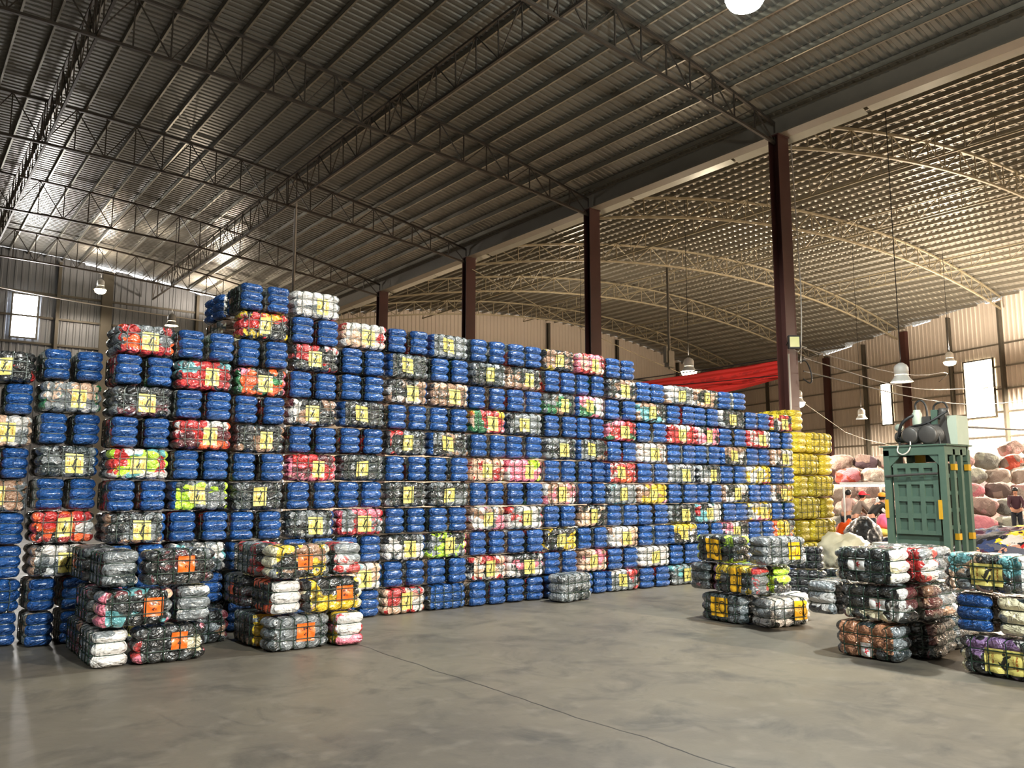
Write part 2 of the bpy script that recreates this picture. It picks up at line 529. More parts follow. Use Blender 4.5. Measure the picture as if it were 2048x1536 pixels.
# posts and girts of the dark end wall
for x, w in ((-2, .3), (2.6, .14), (6.3, .14), (8.5, .5), (13.0, .14)):
    column(x, YE - .2, zl(x) - .1, w, .25, 'steel')
for k, z in enumerate((7.2, 8.6, 9.9, 11.1)):
    mb = MB(); mb.span((XL, YE - .12, z), (XG, YE - .04, z + .10)); struct(mb.obj('wall_beam', M['steel']))
# posts and girts of the pale right wall
def wp(s, off=0):
    y = 19.2 + s * .954; x = 50.5 + s * .300
    return (x - off * .954, y + off * .300)
WR = Matrix.Rotation(-math.atan2(.300, .954), 3, 'Z')
for s, w in ((-14.4, .45), (-10.5, .12), (-6.9, .45), (-3.4, .14), (0.6, .14), (4.1, .12), (7.6, .45), (11.2, .13), (14.9, .13), (18.7, .12), (21.9, .12), (15.0 + .0, .13)):
    if s == 15.0: continue
    x, y = wp(s, .16)
    mb = MB()
    zt = zr(x) - .15
    mb.box((x, y, zt / 2), (.28, w, zt), WR)
    struct(mb.obj('steel_column', M['oxide'] if w > .3 else M['steel']))
for s in (14.9,):
    x, y = wp(s, .2)
    mb = MB(); mb.box((x, y, 5.6), (.28, .45, 11.2), WR); struct(mb.obj('steel_column', M['oxide']))
for z in (3.3, 4.6, 6.0, 7.3, 8.6, 9.9):
    mb = MB()
    a = Vector(wp(-28, .06)); b = Vector(wp(27.5, .06)); c = (a + b) / 2
    mb.box((c.x, c.y, z), (.06, (b - a).length, .09), WR)
    struct(mb.obj('wall_beam', M['purlin']))
mb = MB()
for x in (24, 29.6, 37, 44, 51):
    pass
for k, (x, w) in enumerate(((24.5, .2), (31, .2), (38, .2), (45, .2), (52, .2))):
    column(x, YE - .2, zr(x) - .1, w, .2, 'steel')
for z in (7.0, 8.6, 10.2):
    mb = MB(); mb.span((XG, YE - .12, z), (58.5, YE - .04, z + .1)); struct(mb.obj('wall_beam', M['steel']))

# windows: lit panes set in frames
def window(name, c, w, h, rot, mat, fmat='steel'):
    root = struct(link(name, None, None, c, (0, 0, rot)))
    p = MB(); p.box((0, 0, 0), (w, .03, h)); p.obj('pane', M[mat], root)
    if name == 'window_1':
        l = bpy.data.lights.new('window_light', 'AREA'); l.shape = 'RECTANGLE'; l.size = w; l.size_y = h; l.energy = 420; l.color = (1.0, .93, .84)
        link('window_light', l, root, (0, -.08, 0), (R(-90), 0, 0))
    f = MB()
    for sx in (-1, 1): f.box((sx * (w / 2 + .04), 0, 0), (.08, .1, h + .16))
    for sz in (-1, 0, 1): f.box((0, 0, sz * (h / 2 + (.04 if sz else 0))), (w, .06 if not sz else .1, .08 if sz else .03))
    f.obj('frame', M[fmat], root)
    return root
window('window_1', (4.92, YE - .1, 9.93), 1.02, 2.05, 0, 'pane')
x, y = wp(10.0, .12)
wr = R(90) - math.atan2(.300, .954)
window('window_2', (*wp(9.4, .12), 7.25), .85, 2.7, wr, 'panew')
window('window_3', (*wp(2.25, .12), 7.45), 1.9, 3.3, wr, 'panew')  # pane made wider, the glow around it counted into its shape

# purlins: one roof beam per line
def purlin(x, fz, mat):
    mb = MB()
    y1 = YE if x < 50 else YE
    y0 = YN
    if x > 41: y0 = max(YN, 19.2 + (x - 50.5) / .3147 + .3)
    z = fz(x)
    mb.span((x - .03, y0, z + .06), (x - .022, y1, z + .205))
    mb.span((x - .03, y0, z + .06), (x + .022, y1, z + .068))
    mb.span((x - .03, y0, z + .197), (x + .022, y1, z + .205))
    struct(mb.obj('roof_beam', mat))
i = 0
x = XG - .5
while x > -11:
    purlin(x, zl, M['purlin']); x -= .76
x = XG + .75
while x < 57:
    purlin(x, zr, M['purlin']); x += .82

# ------------------------------------------------------------------ trusses
def truss(name, label, pts_up, pts_lo, mat, group, r=.045, ang=None):
    """arched truss from two chord polylines; webs join them in zigzag with posts"""
    root = thing(name, label, 'truss', (0, 0, 0), 0, group)
    a = MB(); a.tube(pts_up, r * 1.1, 4); a.obj('top_chord', mat, root)
    b = MB(); b.tube(pts_lo, r * 1.1, 4); b.obj('bottom_chord', mat, root)
    w = MB()
    n = len(pts_up)
    for i in range(n):
        w.tube([pts_lo[i], pts_up[i]], r * .5, 4)
        if i < n - 1:
            if i % 2 == 0: w.tube([pts_lo[i], pts_up[i + 1]], r * .45, 4)
            else: w.tube([pts_up[i], pts_lo[i + 1]], r * .45, 4)
    w.obj('web', mat, root)
    return root
LX = [XG - .15 - k * .84 for k in range(40)]
for i, y in enumerate(CY):
    lab = ['nearest arched truss of the left roof, ending at the column with the floodlight',
           'arched truss of left roof ending at the second column from the floodlight',
           'arched truss of left roof ending at the third column from the floodlight',
           'arched truss of left roof ending at the fourth column from the floodlight',
           'last arched truss of the left roof, in front of the dark end wall'][max(0, i - 1)] if i else 'arched truss of the left roof nearest overhead, before the floodlight column'
    up = [(x, y, zl(x) + .02) for x in LX]; lo = [(x, y, min(zl(x) - .45, zll(x))) for x in LX]
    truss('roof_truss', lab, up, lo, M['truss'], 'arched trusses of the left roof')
    n = int((wallx(y) - XG - .6) / 1.15)
    RX = [XG + .2 + (wallx(y) - .5 - XG - .2) * k / n for k in range(n + 1)]
    up = [(x, y, zr(x) + .02) for x in RX]; lo = [(x, y, zr(x) - .62 - .25 * math.sin(math.pi * (x - XG) / 36)) for x in RX]
    lab = ['pale arched truss of the right roof nearest overhead', 'pale arched truss of the right roof starting at the column with the floodlight',
           'pale arched truss of the right roof, second behind the floodlight column', 'pale arched truss of the right roof, third behind the floodlight column',
           'pale arched truss of the right roof, fourth behind the floodlight column', 'last pale arched truss of the right roof by the end wall'][i]
    truss('roof_truss', lab, up, lo, M['truss_r'], 'arched trusses of the right roof', .05)
for x, lab in ((3.1, 'lengthwise bracing truss under the left roof, left of the other'), (10.6, 'lengthwise bracing truss under the left roof, nearer the girder')):
    ys = [YN + 1 + k * .9 for k in range(61)]
    truss('bracing_truss', lab, [(x, y, zl(x) - .04) for y in ys], [(x + .02, y, min(zl(x) - .45, zll(x)) + .02) for y in ys], M['truss'], 'lengthwise trusses of the left roof', .04)
for x, lab in ((26, 'lengthwise bracing truss under the right roof, nearest the girder'), (34, 'lengthwise bracing truss under the right roof, middle one'),
               (43, 'lengthwise bracing truss under the right roof, nearest the far wall')):
    y0 = max(YN + 1, 19.2 + (x - 50.5) / .3147 + 1)
    n = int((YE - .6 - y0) / .9)
    ys = [y0 + k * .9 for k in range(n)]
    truss('bracing_truss', lab, [(x, y, zr(x) - .05) for y in ys], [(x, y, zr(x) - .75) for y in ys], M['truss_r'], 'lengthwise trusses of the right roof', .035)

# ------------------------------------------------------------------ lamps
def lamp(x, y, z, power, colr, r, label):
    lit = 'glowing' in label or 'bright' in label
    root = thing('high_bay_lamp', label, 'lamp', (x, y, z), 0, 'hanging high bay lamps')
    s = MB(); s.lathe([(r, 0), (r * .97, .02), (r * .72, .10), (r * .60, .17), (r * .58, .19)], n=28)
    s.lathe([(r * .57, .18), (r * .70, .095), (r * .95, .012), (r, 0)], n=28)
    s.obj('shade', M['white'], root, True)
    h = MB(); h.lathe([(0, .20), (r * .62, .20), (r * .62, .40), (r * .5, .46), (r * .2, .52), (0, .52)], n=24)
    h.obj('housing', M['white'], root, True)
    g = MB(); g.lathe([(0, .03), (r * .5, .03), (r * .86, .035), (r * .86, .04), (0, .06)], n=24)
    g.obj('bulb', M['bulbw'] if colr[2] < .9 else M['bulb'], root)
    if lit:
        g = MB(); g.lathe([(r * .95, -.002), (r * .93, -.06), (r * .78, -.13), (r * .45, -.18), (0, -.195)], n=24)
        g.obj('globe', M['bulbw'] if colr[2] < .9 else M['bulb'], root, True)
    zt = (zl(x) if x < XG else zr(x)) + .2
    c = MB(); c.tube([(0, 0, .5), (0, 0, zt - z)], .012, 5); c.obj('cord', M['rubber'], root)
    l = bpy.data.lights.new('lamp_light', 'SPOT'); l.spot_size = R(172); l.spot_blend = .25; l.shadow_soft_size = r * .7
    l.energy = power; l.color = colr
    link('lamp_light', l, root, (0, 0, -.23 if lit else -.06))
    l = bpy.data.lights.new('added_uplight', 'SPOT'); l.spot_size = R(176); l.spot_blend = .3; l.shadow_soft_size = r * .5  # added spot above the housing, aimed up at the roof
    l.energy = power * (.5 if y > 25 and x < XG else (.22 if x == 9.86 else (.05 if y < 0 and x < XG else UP))); l.color = colr
    link('added_uplight', l, root, (0, 0, .60), (math.pi, 0, 0))
    return root
for a in LAMPS:
    lamp(*a)

# ------------------------------------------------------------------ bales
STRAPS = (-.66, -.22, .22, .66)
def pinch(d, w):
    t = 1 - min(1, abs(d) / w)
    return t * t

class Bale:
    """surface of one tied bale: long axis x, front -y; pillows between cords"""
    def __init__(s, L, D, H, seed, straps=STRAPS, amp=.026, lay=(-1 / 3, 1 / 3)):
        s.L, s.D, s.H, s.seed, s.straps, s.amp, s.lay = L, D, H, seed, straps, amp, lay
    def p(s, a, b, c, off=0.0):
        P = 6.5
        k = (abs(a) ** P + abs(b) ** P + abs(c) ** P) ** (-1 / P)
        x, y, z = a * k * s.L / 2, b * k * s.D / 2, c * k * s.H / 2
        gv = max((pinch((a - t), .21) for t in s.straps), default=0)
        gh = max((pinch((c - t), .30) for t in s.lay), default=0)
        endw = max(0, (abs(a) - .8) / .2)
        A = s.amp
        # cords squeeze the section; the layers squeeze the sides and ends
        sy = 1 if y > 0 else -1; sz = 1 if z > 0 else -1; sx = 1 if x > 0 else -1
        ey = min(1, abs(b) ** 4 + .0); ez = min(1, abs(c) ** 4); ex = min(1, abs(a) ** 10)
        y -= sy * ey * A * (gv * .9 + gh * 1.1)
        z -= sz * ez * A * .55 * gv
        x -= sx * ex * A * 1.5 * gh
        # the end bulges
        x += sx * ex * .012 * (1 - b * b)
        n1 = noise.noise((x * 5 + s.seed * 7.3, y * 5 + s.seed, z * 7))
        n2 = noise.noise((x * 17 + s.seed * 3.1, y * 17, z * 20 + s.seed))
        d = n1 * .010 + n2 * .006
        y += sy * ey * (d - .005); x += sx * ex * (d - .012); z += sz * ez * (d * .5 - .002)
        v = Vector((x, y, z))
        if off:
            n = Vector((x / s.L * 2 * ex, y / s.D * 2 * ey, z / s.H * 2 * ez))
            if n.length > 1e-5:
                v += n.normalized() * off
        v.z += s.H / 2
        return v
    def shell(s, na, nb, nc, split=None):
        """grid of the box surface; split(a, b, c) gives the sheet each face belongs to"""
        ms = {}
        def patch(fn, n, m, flip):
            g = [[fn(-1 + 2 * i / n, -1 + 2 * j / m) for j in range(m + 1)] for i in range(n + 1)]
            for i in range(n):
                for j in range(m):
                    q = [g[i][j], g[i + 1][j], g[i + 1][j + 1], g[i][j + 1]]
                    if flip: q.reverse()
                    cc = [sum(v[k] for v in q) / 4 for k in range(3)]
                    key = split(*cc) if split else 0
                    vs, idx, fs = ms.setdefault(key, ([], {}, []))
                    f = []
                    for v in q:
                        r = (round(v[0], 5), round(v[1], 5), round(v[2], 5))
                        if r not in idx:
                            idx[r] = len(vs); vs.append(s.p(*v))
                        f.append(idx[r])
                    fs.append(tuple(f))
        patch(lambda u, v: (u, -1, v), na, nc, False)
        patch(lambda u, v: (u, 1, v), na, nc, True)
        patch(lambda u, v: (u, v, 1), na, nb, False)
        patch(lambda u, v: (u, v, -1), na, nb, True)
        patch(lambda u, v: (1, u, v), nb, nc, False)
        patch(lambda u, v: (-1, u, v), nb, nc, True)
        out = {}
        for k, (vs, _, fs) in ms.items():
            m = MB(); m.add(vs, fs); out[k] = m
        return out
    def vloop(s, a, off=.004, n=28):
        pts = []
        for i in range(n):
            t = i / n * 4
            e = int(t); f = -1 + 2 * (t - e)
            b, c = ((f, -1), (1, f), (-f, 1), (-1, -f))[e]
            q = s.p(a, b, c, off)
            if b == -1: q.y = min(q.y, -s.D / 2 + .006)
            pts.append(q)
        return pts
    def hloop(s, c, off=.004, n=44):
        pts = []
        la, lb = s.L, s.D
        per = 2 * (la + lb)
        for i in range(n):
            t = i / n * per
            if t < la: a, b = -1 + 2 * t / la, -1
            elif t < la + lb: a, b = 1, -1 + 2 * (t - la) / lb
            elif t < 2 * la + lb: a, b = 1 - 2 * (t - la - lb) / la, 1
            else: a, b = -1, 1 - 2 * (t - 2 * la - lb) / lb
            q = s.p(a, b, c, off)
            if b == -1 and abs(a) < .8: q.y = min(q.y, -s.D / 2 + .006)
            pts.append(q)
        return pts
    def sheet(s, a0, a1, c0, c1, n=9, m=7, tilt=0.0, off=.004):
        mb = MB(); mb.uv = []
        for i in range(n + 1):
            for j in range(m + 1):
                u, v = i / n, j / m
                a = a0 + (a1 - a0) * u + tilt * (v - .5) * .2
                c = c0 + (c1 - c0) * v + tilt * (u - .5) * .5
                p = s.p(a, -1, c, 0)
                # paper does not follow the cord grooves all the way in
                flat = -s.D / 2 + .020
                p.y = min(p.y, flat) - off - .003 * math.sin(u * 7 + v * 5 + s.seed)
                mb.v.append(tuple(p)); mb.uv.append((u, v))
        for i in range(n):
            for j in range(m):
                k = i * (m + 1) + j
                mb.f.append((k, k + m + 1, k + m + 2, k + 1)); mb.m.append(0)
        return mb

BL, BD, BH = .655, .318, .336
def edge_split(seed, t=.86):
    def f(a, b, c):
        w = t + .055 * noise.noise((b * 2.2 + seed * 3.7, c * 2.6, seed * 1.3 + (5 if a > 0 else 0)))
        return 'R' if a > w else ('L' if a < -w else 'S')
    return f

# meshes of the wall bales, a few variants shared by the copies
SIDE, ENDON = [], []
random.seed(4)
for k in range(8):
    b = Bale(BL, BD, BH, 11.3 * k + 2)
    sh = b.shell(30, 8, 18, edge_split(k, .965))
    st = MB()
    for a in STRAPS: st.tube(b.vloop(a, .006), .0055, 4, True)
    for c in (-1 / 3, 1 / 3): st.tube(b.hloop(c, .006), .0055, 4, True)
    a0 = (-.34, -.24, -.12, -.30, -.04, -.40, -.2, -.16)[k]
    wd = (.54, .50, .58, .52, .48, .54, .50, .56)[k]
    c0 = (-.66, -.6, -.78, -.62, -.72, -.55, -.68, -.74)[k]
    pa = b.sheet(a0, a0 + wd, c0, c0 + (1.15, 1.2, 1.25, 1.1, 1.2, 1.15, 1.3, 1.2)[k], 10, 8, (0, .15, -.1, .25, 0, -.3, .1, -.05)[k])
    SIDE.append(dict(bundle=sh['S'].mesh('bundle', M['clothes'], True), right=sh['R'].mesh('end_wrap', M['blue'] if k == 2 else M['clothes'], True), left=sh['L'].mesh('end_wrap', M['blue'] if k == 5 else M['clothes'], True),
                     strap=st.mesh('strapping', M['cord']), paper=pa.mesh('printed_sheet', M['p_yellow'], True)))
for k in range(8):
    b = Bale(BL, BD, BH, 7.7 * k + 51, amp=.028)
    sh = b.shell(20, 14, 21, edge_split(k + 20, (.80, .70, .78, .66, .83, .74, .8, .72)[k]))
    st = MB()
    for a in STRAPS: st.tube(b.vloop(a, .005), .0055, 4, True)
    for c in (-1 / 3, 1 / 3): st.tube(b.hloop(c, .005), .0055, 4, True)
    ENDON.append(dict(bundle=sh['S'].mesh('bundle', M['clothes'], True), right=sh['R'].mesh('end_wrap', M['blue'], True), left=sh['L'].mesh('end_wrap', M['blue'], True),
                      strap=st.mesh('strapping', M['cord'])))

rnd = random.Random(12)
def colours(code):
    seen = []
    for ch in code:
        if PNAME[ch] not in seen: seen.append(PNAME[ch])
    return seen[0] if len(seen) == 1 else (' and '.join(seen[:2]))

def place_side(x, y, z, w, code, label, rz=0, group='label-fronted bales of the bale wall', paper=True, v=None, name='clothing_bale'):
    k = rnd.randrange(8) if v is None else v
    s = SIDE[k]
    root = thing(name, label, 'bale', (x, y, z), rz, group)
    root.scale = (w / BL, 1, 1)
    paint(link('bundle', s['bundle'], root), code)
    for q in ('right', 'left'):
        paint(link('end_wrap', s[q], root), code[::-1])
    link('strapping', s['strap'], root)
    if paper: link('printed_sheet', s['paper'], root)
    return root
def place_end(x, y, z, w, code, label, rz=R(-90), group='blue-ended bales of the bale wall'):
    s = ENDON[rnd.randrange(8)]
    root = thing('blue_ended_bale', label, 'bale', (x, y, z), rz, group)
    root.scale = (1, w / BD, 1)
    paint(link('bundle', s['bundle'], root), code)
    link('end_wrap', s['right'], root); link('end_wrap', s['left'], root)
    link('strapping', s['strap'], root)
    return root

# every stack: left x, right x, front y, layer height, contents from the floor up
# B = two bales end on, U = one bale with its blue side out, letters = one bale side on in those colours
YF = 9.42
STK = [
    (.65, 1.25, 9.97, .340, 'B U B B ssbk B wwes B kkkr'),
    (1.265, 1.87, 9.76, .345, 'B B swbk rowk B kkds B wgse B'),
    (1.89, 2.515, YF, .340, 'kks B B kkbs B wtrn B mkks B srok'),
    (2.53, 3.18, YF, .340, 'kyk B wtsk B dksn B owrm B rtkd B'),
    (3.20, 3.83, YF, .337, 'B B ksw B kkds B kkbk B kpog B krmy B'),
    (3.85, 4.50, YF, .338, 'B ks B kkds B rmep B kbwm B kkwr B wwws'),
    (4.52, 5.17, YF, .340, 'B ewtr B pswr B kkdk B kkdk B B ewrw'),
    (5.19, 5.82, YF, .340, 'wesr B wwks B kkds B krks B bbkw kkds B'),
    (5.84, 6.49, YF, .340, 'U B kspn B kkds B kkbs B ebbk B sssk'),
    (6.51, 7.14, YF, .340, 'B wrek B pbws B eerb B ryge B kkds B'),
    (7.16, 7.84, YF, .340, 'B kpsw B swrw B ppnw B sskk B bbke B'),
    (7.86, 8.51, YF, .340, 'B B ykks B bewp B kkss B kbgs B kkyb'),
    (8.53, 9.13, YF, .340, 'B peeb B kkeb B B kkbs B ewgp B erwp'),
    (9.15, 9.83, YF, .338, 'spwr B wesb B sskt rrow B rpgk B kkbw B'),
    (9.85, 10.57, YF, .338, 'B wwww B B ywpb B wwwb B kstb B'),
    (10.59, 11.30, YF, .338, 'sskt B kkyw kkds B sskw B rwer B wwse'),
    (11.32, 11.98, YF, .338, 'B ks B wrtk B skwk B kpwr B wkeb'),
    (12.00, 12.74, YF, .338, 'B B wpwk B kwsb B kkbw B kswk B'),
    (12.76, 13.48, YF, .338, 'B kw B pwys B ywrw B wrwr B'),
    (13.50, 14.19, YF, .338, 'B B oyks B kbyw B kwrb B rwyk'),
]
EDGE = ['wsk', 'bew', 'kks', 'swr', 'kbs', 'wew', 'rkb', 'ebs', 'kwg', 'skb']
for si, (x0, x1, yf, lh, spec) in enumerate(STK):
    items = spec.split()
    xm, w = (x0 + x1) / 2, x1 - x0
    tp = len(items)
    for r, it in enumerate(items):
        z = r * lh
        frm = tp - r
        lay = 'top' if frm == 1 else ('bottom' if r == 0 else ORD[frm] + ' from top')
        wh = '%s, %s stack from left' % (lay, ORD[si + 1])
        jx, jy = rnd.uniform(-.004, .004), rnd.uniform(-.02, .02)
        if it == 'B':
            hw = (w - .04) / 2
            for q, nm in ((-1, 'left'), (1, 'right')):
                place_end(xm + q * (hw / 2 + .016) + rnd.uniform(-.004, .004), yf + BL / 2 + .02 + rnd.uniform(-.025, .02), z, hw - .01, rnd.choice(EDGE),
                          '%s blue-ended bale of a pair, %s' % (nm, wh), R(-90) + rnd.uniform(-.025, .025))
        elif it == 'U':
            o = place_side(xm + jx, yf + BD / 2 + .02 + jy, z, w - .012, 'k', 'bale with long side in blue film, %s' % wh, rnd.uniform(-.02, .02), 'blue-sided bales of the bale wall', False, None, 'blue_sided_bale')
            o.children[0].data = o.children[0].data.copy(); o.children[0].data.materials[0] = M['blue']
        else:
            place_side(xm + jx, yf + BD / 2 + .02 + jy, z, w - .008, it, '%s bale with yellow sheet, %s' % (colours(it), wh), rnd.uniform(-.02, .02))
# the rear bale of side-on layers where gaps at the left let one see it
for si in range(4):
    x0, x1, yf, lh, spec = STK[si]
    items = spec.split()
    for r, it in enumerate(items):
        if it not in ('B', 'U'):
            frm = len(items) - r
            lay = 'top' if frm == 1 else ('bottom' if r == 0 else ORD[frm] + ' from top')
            place_side((x0 + x1) / 2, yf + BD * 1.5 + .05, r * lh, x1 - x0 - .008, 'kks', 'rear bale behind a side-on one, %s, %s stack from left' % (lay, ORD[si + 1]), 0, 'rear bales of the bale wall', False)
# the stack behind the tall fifth stack, seen past its left side
for r in range(12):
    z = r * .339
    if r == 11:
        for k in range(2):
            place_end(3.20 + BL / 2, 10.42 + k * .34, z, .315, 'kws', 'blue bale end facing left at the top of the stack behind, %s one' % ('nearer' if k == 0 else 'farther'), R(180), 'bales of the stack behind')
    else:
        place_side(3.20 + BD / 2 + .02, 10.22 + BL / 2, z, .64, 'cwsb', 'cream clothes bale side-on behind the tall fifth stack, %s' % (('%s from top' % ORD[12 - r])), R(-90), 'bales of the stack behind', False)

# ------------------------------------------------------------------ bales standing on the open floor (each its own shape)
def loose(x, y, z, rz, code, label, group, L=.66, D=.33, H=.338, end=None, endmat=None, paper=None, pa=(-.1, .5, -.55, .6), tilt=0, film=None, seed=0, thr=.86, fine=True, lay=(-1 / 3, 1 / 3), name='clothing_bale', cat='bale'):
    b = Bale(L, D, H, seed, amp=.027, lay=lay)
    root = thing(name, label, cat, (x, y, z), rz, group)
    sh = b.shell(40 if fine else 26, 16 if fine else 8, 24 if fine else 14, edge_split(seed, thr))
    o = sh['S'].obj('bundle', M[film] if film else M['clothes'], root, True)
    paint(o, code)
    for q in ('R', 'L'):
        o = sh[q].obj('end_wrap', M[endmat] if endmat else (M[film] if film else M['clothes']), root, True)
        paint(o, end or code)
    for a in STRAPS:
        m = MB(); m.tube(b.vloop(a, .005, 40), .0055, 5, True); m.obj('strap', M['cord'], root, True)
    for c in lay:
        m = MB(); m.tube(b.hloop(c, .005, 64), .0055, 5, True); m.obj('strap', M['cord'], root, True)
    if paper:
        b.sheet(*pa, n=14, m=10, tilt=tilt, off=.006).obj('printed_sheet', M['p_' + paper], root, True)
    return root

FRONT, LEFT = 0, R(-90)            # sheet side towards -y, or towards -x
def row(gname, spec):
    for i, a in enumerate(spec):
        loose(*a[:6], gname, seed=a[6], **a[7])
h = .352
# stack A, front left: columns x 1.60-2.60, face y 8.2
row('bales of the left stack on the floor', [
    (1.60 + .16, 8.24 + .33, 0, R(-90), 'wsws', 'bottom left bale of the front left stack, white pillowed end out', 101, dict(end='wwsw')),
    (1.94 + .33, 8.17 + .165, 0, FRONT, 'kkck', 'bottom black bale with orange sheet in the front left stack', 102, dict(paper='orange', pa=(-.02, .42, -.35, .62), end='kpr')),
    (1.62 + .33, 8.17 + .165, h, FRONT, 'kkmt', 'middle black and maroon bale with orange sheet in front left stack', 103, dict(paper='orange', pa=(.18, .70, -.5, .5), end='pes')),
    (2.30 + .165, 8.18 + .33, h, R(-90), 'swkk', 'middle right bale of the front left stack, silvery end out', 104, dict(end='swss')),
    (1.64 + .165, 8.20 + .33, 2 * h, R(-90), 'skms', 'top left bale of the front left stack, grey film end out', 105, dict(end='sswd')),
    (1.99 + .33, 8.16 + .165, 2 * h, FRONT, 'kksm', 'top grey and black bale with orange sheet, front left stack', 106, dict(paper='orange', pa=(-.1, .36, -.35, .58), end='ksk')),
    (1.60 + .165, 8.92 + .33, 0, LEFT, 'ksbm', 'bottom bale at the back of the front left stack', 107, {}),
    (1.60 + .165, 8.56 + .33, h, LEFT, 'dskp', 'middle bale at the back of the front left stack', 108, {}),
    (1.60 + .165, 8.90 + .33, 2 * h, LEFT, 'kkds', 'top bale at the back of front left stack, orange sheet facing left', 109, dict(paper='orange', pa=(-.5, -.1, -.35, .5))),
])
# stack B: columns x 3.13-4.06, face y 8.0
row('bales of the second stack on the floor', [
    (3.13 + .33, 8.00 + .165, 0, FRONT, 'sdks', 'bottom grey bale with orange sheet in the second floor stack', 111, dict(paper='orange', pa=(-.12, .45, -.5, .55), end='sdss')),
    (3.81 + .16, 7.90 + .33, 0, R(-90), 'wpyk', 'bottom right bale of second floor stack, white and pink pointed film end', 112, dict(end='wwpr')),
    (3.16 + .16, 8.02 + .33, h, R(-90), 'kkor', 'middle left bale of the second floor stack, white pillowed end', 113, dict(end='wwsw')),
    (3.49 + .32, 7.97 + .165, h, FRONT, 'yybk', 'middle yellow bale with orange sheet in the second floor stack', 114, dict(paper='orange', pa=(.05, .62, -.4, .5), end='kck')),
    (3.12 + .33, 8.00 + .165, 2 * h, FRONT, 'kkby', 'top black bale with orange sheet in the second floor stack', 115, dict(paper='orange', pa=(-.12, .35, -.5, .4), end='css')),
    (3.80 + .16, 7.98 + .33, 2 * h, R(-90), 'swrs', 'top right bale of the second floor stack, grey and red end out', 116, dict(end='swsr')),
    (3.10 + .165, 8.36 + .33, 0, LEFT, 'sdkb', 'bottom bale at the back of the second floor stack', 117, dict(end='yss')),
    (3.11 + .165, 8.75 + .33, h, LEFT, 'kksm', 'middle bale at the back of the second floor stack', 118, dict(paper='orange', pa=(-.3, .1, -.4, .4))),
    (3.11 + .165, 8.38 + .33, 2 * h, LEFT, 'srsk', 'top grey and red bale at the back of the second floor stack', 119, {}),
])
loose(2.72, 9.02, 0, R(12), 'ksmb', 'dim grey bale on the floor between the two front left stacks', 'bales on the floor', seed=120, end='sms')
# stack C: corner x 8.19 y 6.1
row('bales of the centre right stack on the floor', [
    (8.20 + .165, 6.24 + .33, 0, LEFT, 'dsds', 'bottom left slate bale with gold ring sheet in the centre right stack', 131, dict(paper='gold', pa=(-.45, .3, -.6, .75))),
    (8.23 + .34, 6.08 - .09, 0, R(-14), 'wssk', 'bottom right grey bale with gold ring sheet in centre right stack', 132, dict(paper='gold', pa=(.25, .92, -.55, .8))),
    (8.20 + .165, 6.05 + .33, h, LEFT, 'yysk', 'middle golden bale with ring print in the centre right stack', 133, dict(paper='gold', pa=(-.1, .38, -.9, .9), end='ssfr')),
    (8.20 + .33, 6.74 + .165, h, R(180), 'kksm', 'middle dark bale at the left of the centre right stack', 134, dict(end='kdsm')),
    (8.53 + .17, 5.98 + .33, h, R(-90), 'skns', 'middle right bale of the centre right stack, black and lime end', 135, dict(end='nkss')),
    (8.20 + .165, 6.30 + .33, 2 * h, LEFT, 'kdnk', 'top left lime and black bale with gold ring sheet, centre right stack', 136, dict(paper='gold', pa=(-.4, .25, -.8, .7), end='knn', tilt=-.3)),
    (8.25 + .34, 6.08 - .07, 2 * h, R(-14), 'ssds', 'top right grey bale with gold ring sheet in centre right stack', 137, dict(paper='gold', pa=(.12, .66, -.6, .6))),
])
loose(8.96 + .16, 6.0 + .33, 0, R(-96), 'wwww', 'plain white bale end beside the centre right stack', 'bales on the floor', seed=138, film='wfilm', name='white_bale')
# stack D: corner x 7.54 y 3.95
row('bales of the right stack on the floor', [
    (7.54 + .165, 4.02 + .33, 0, LEFT, 'qqkd', 'bottom tan and brown bale with white sheet in the right stack', 141, dict(paper='white', pa=(-.15, .18, -.95, -.1), end='skdk')),
    (7.56 + .165, 3.92 + .36, h, LEFT, 'kkwc', 'middle floral and black bale with white flower sheet in right stack', 142, dict(paper='white', pa=(-.05, .42, -.35, .3), end='wskm')),
    (7.54 + .34, 4.66 + .165, h, R(180), 'wsks', 'middle bale at the left of the right stack, pale pillowed end', 143, dict(end='wssk')),
    (7.54 + .165, 3.99 + .34, 2 * h, LEFT, 'kddk', 'top black bale with white flower sheet in the right stack', 144, dict(paper='white', pa=(-.45, .05, -.3, .4), end='wswc')),
    (7.93 + .165, 3.88 + .33, 0, R(-90), 'kdkm', 'bottom black bale at the right side of the right stack', 145, dict(end='kkdm')),
    (7.93 + .165, 3.90 + .33, h, R(-90), 'bwms', 'middle bale at the right side of the right stack, grey and maroon end', 146, dict(end='bwms')),
    (8.28 + .165, 3.96 + .33, 0, R(-90), 'kdks', 'bottom dark bale in the third column of the right stack', 148, dict(end='kdk')),
    (8.28 + .165, 3.94 + .33, h, R(-90), 'skbk', 'middle bale in the third column of the right stack', 149, dict(end='sbk')),
    (8.28 + .165, 3.95 + .33, 2 * h, R(-90), 'skws', 'top grey bale in the third column of the right stack', 150, dict(end='sksw')),
    (7.93 + .165, 3.92 + .33, 2 * h, R(-90), 'mrsw', 'top bale at the right side of the right stack, red end out', 147, dict(end='mrws')),
])
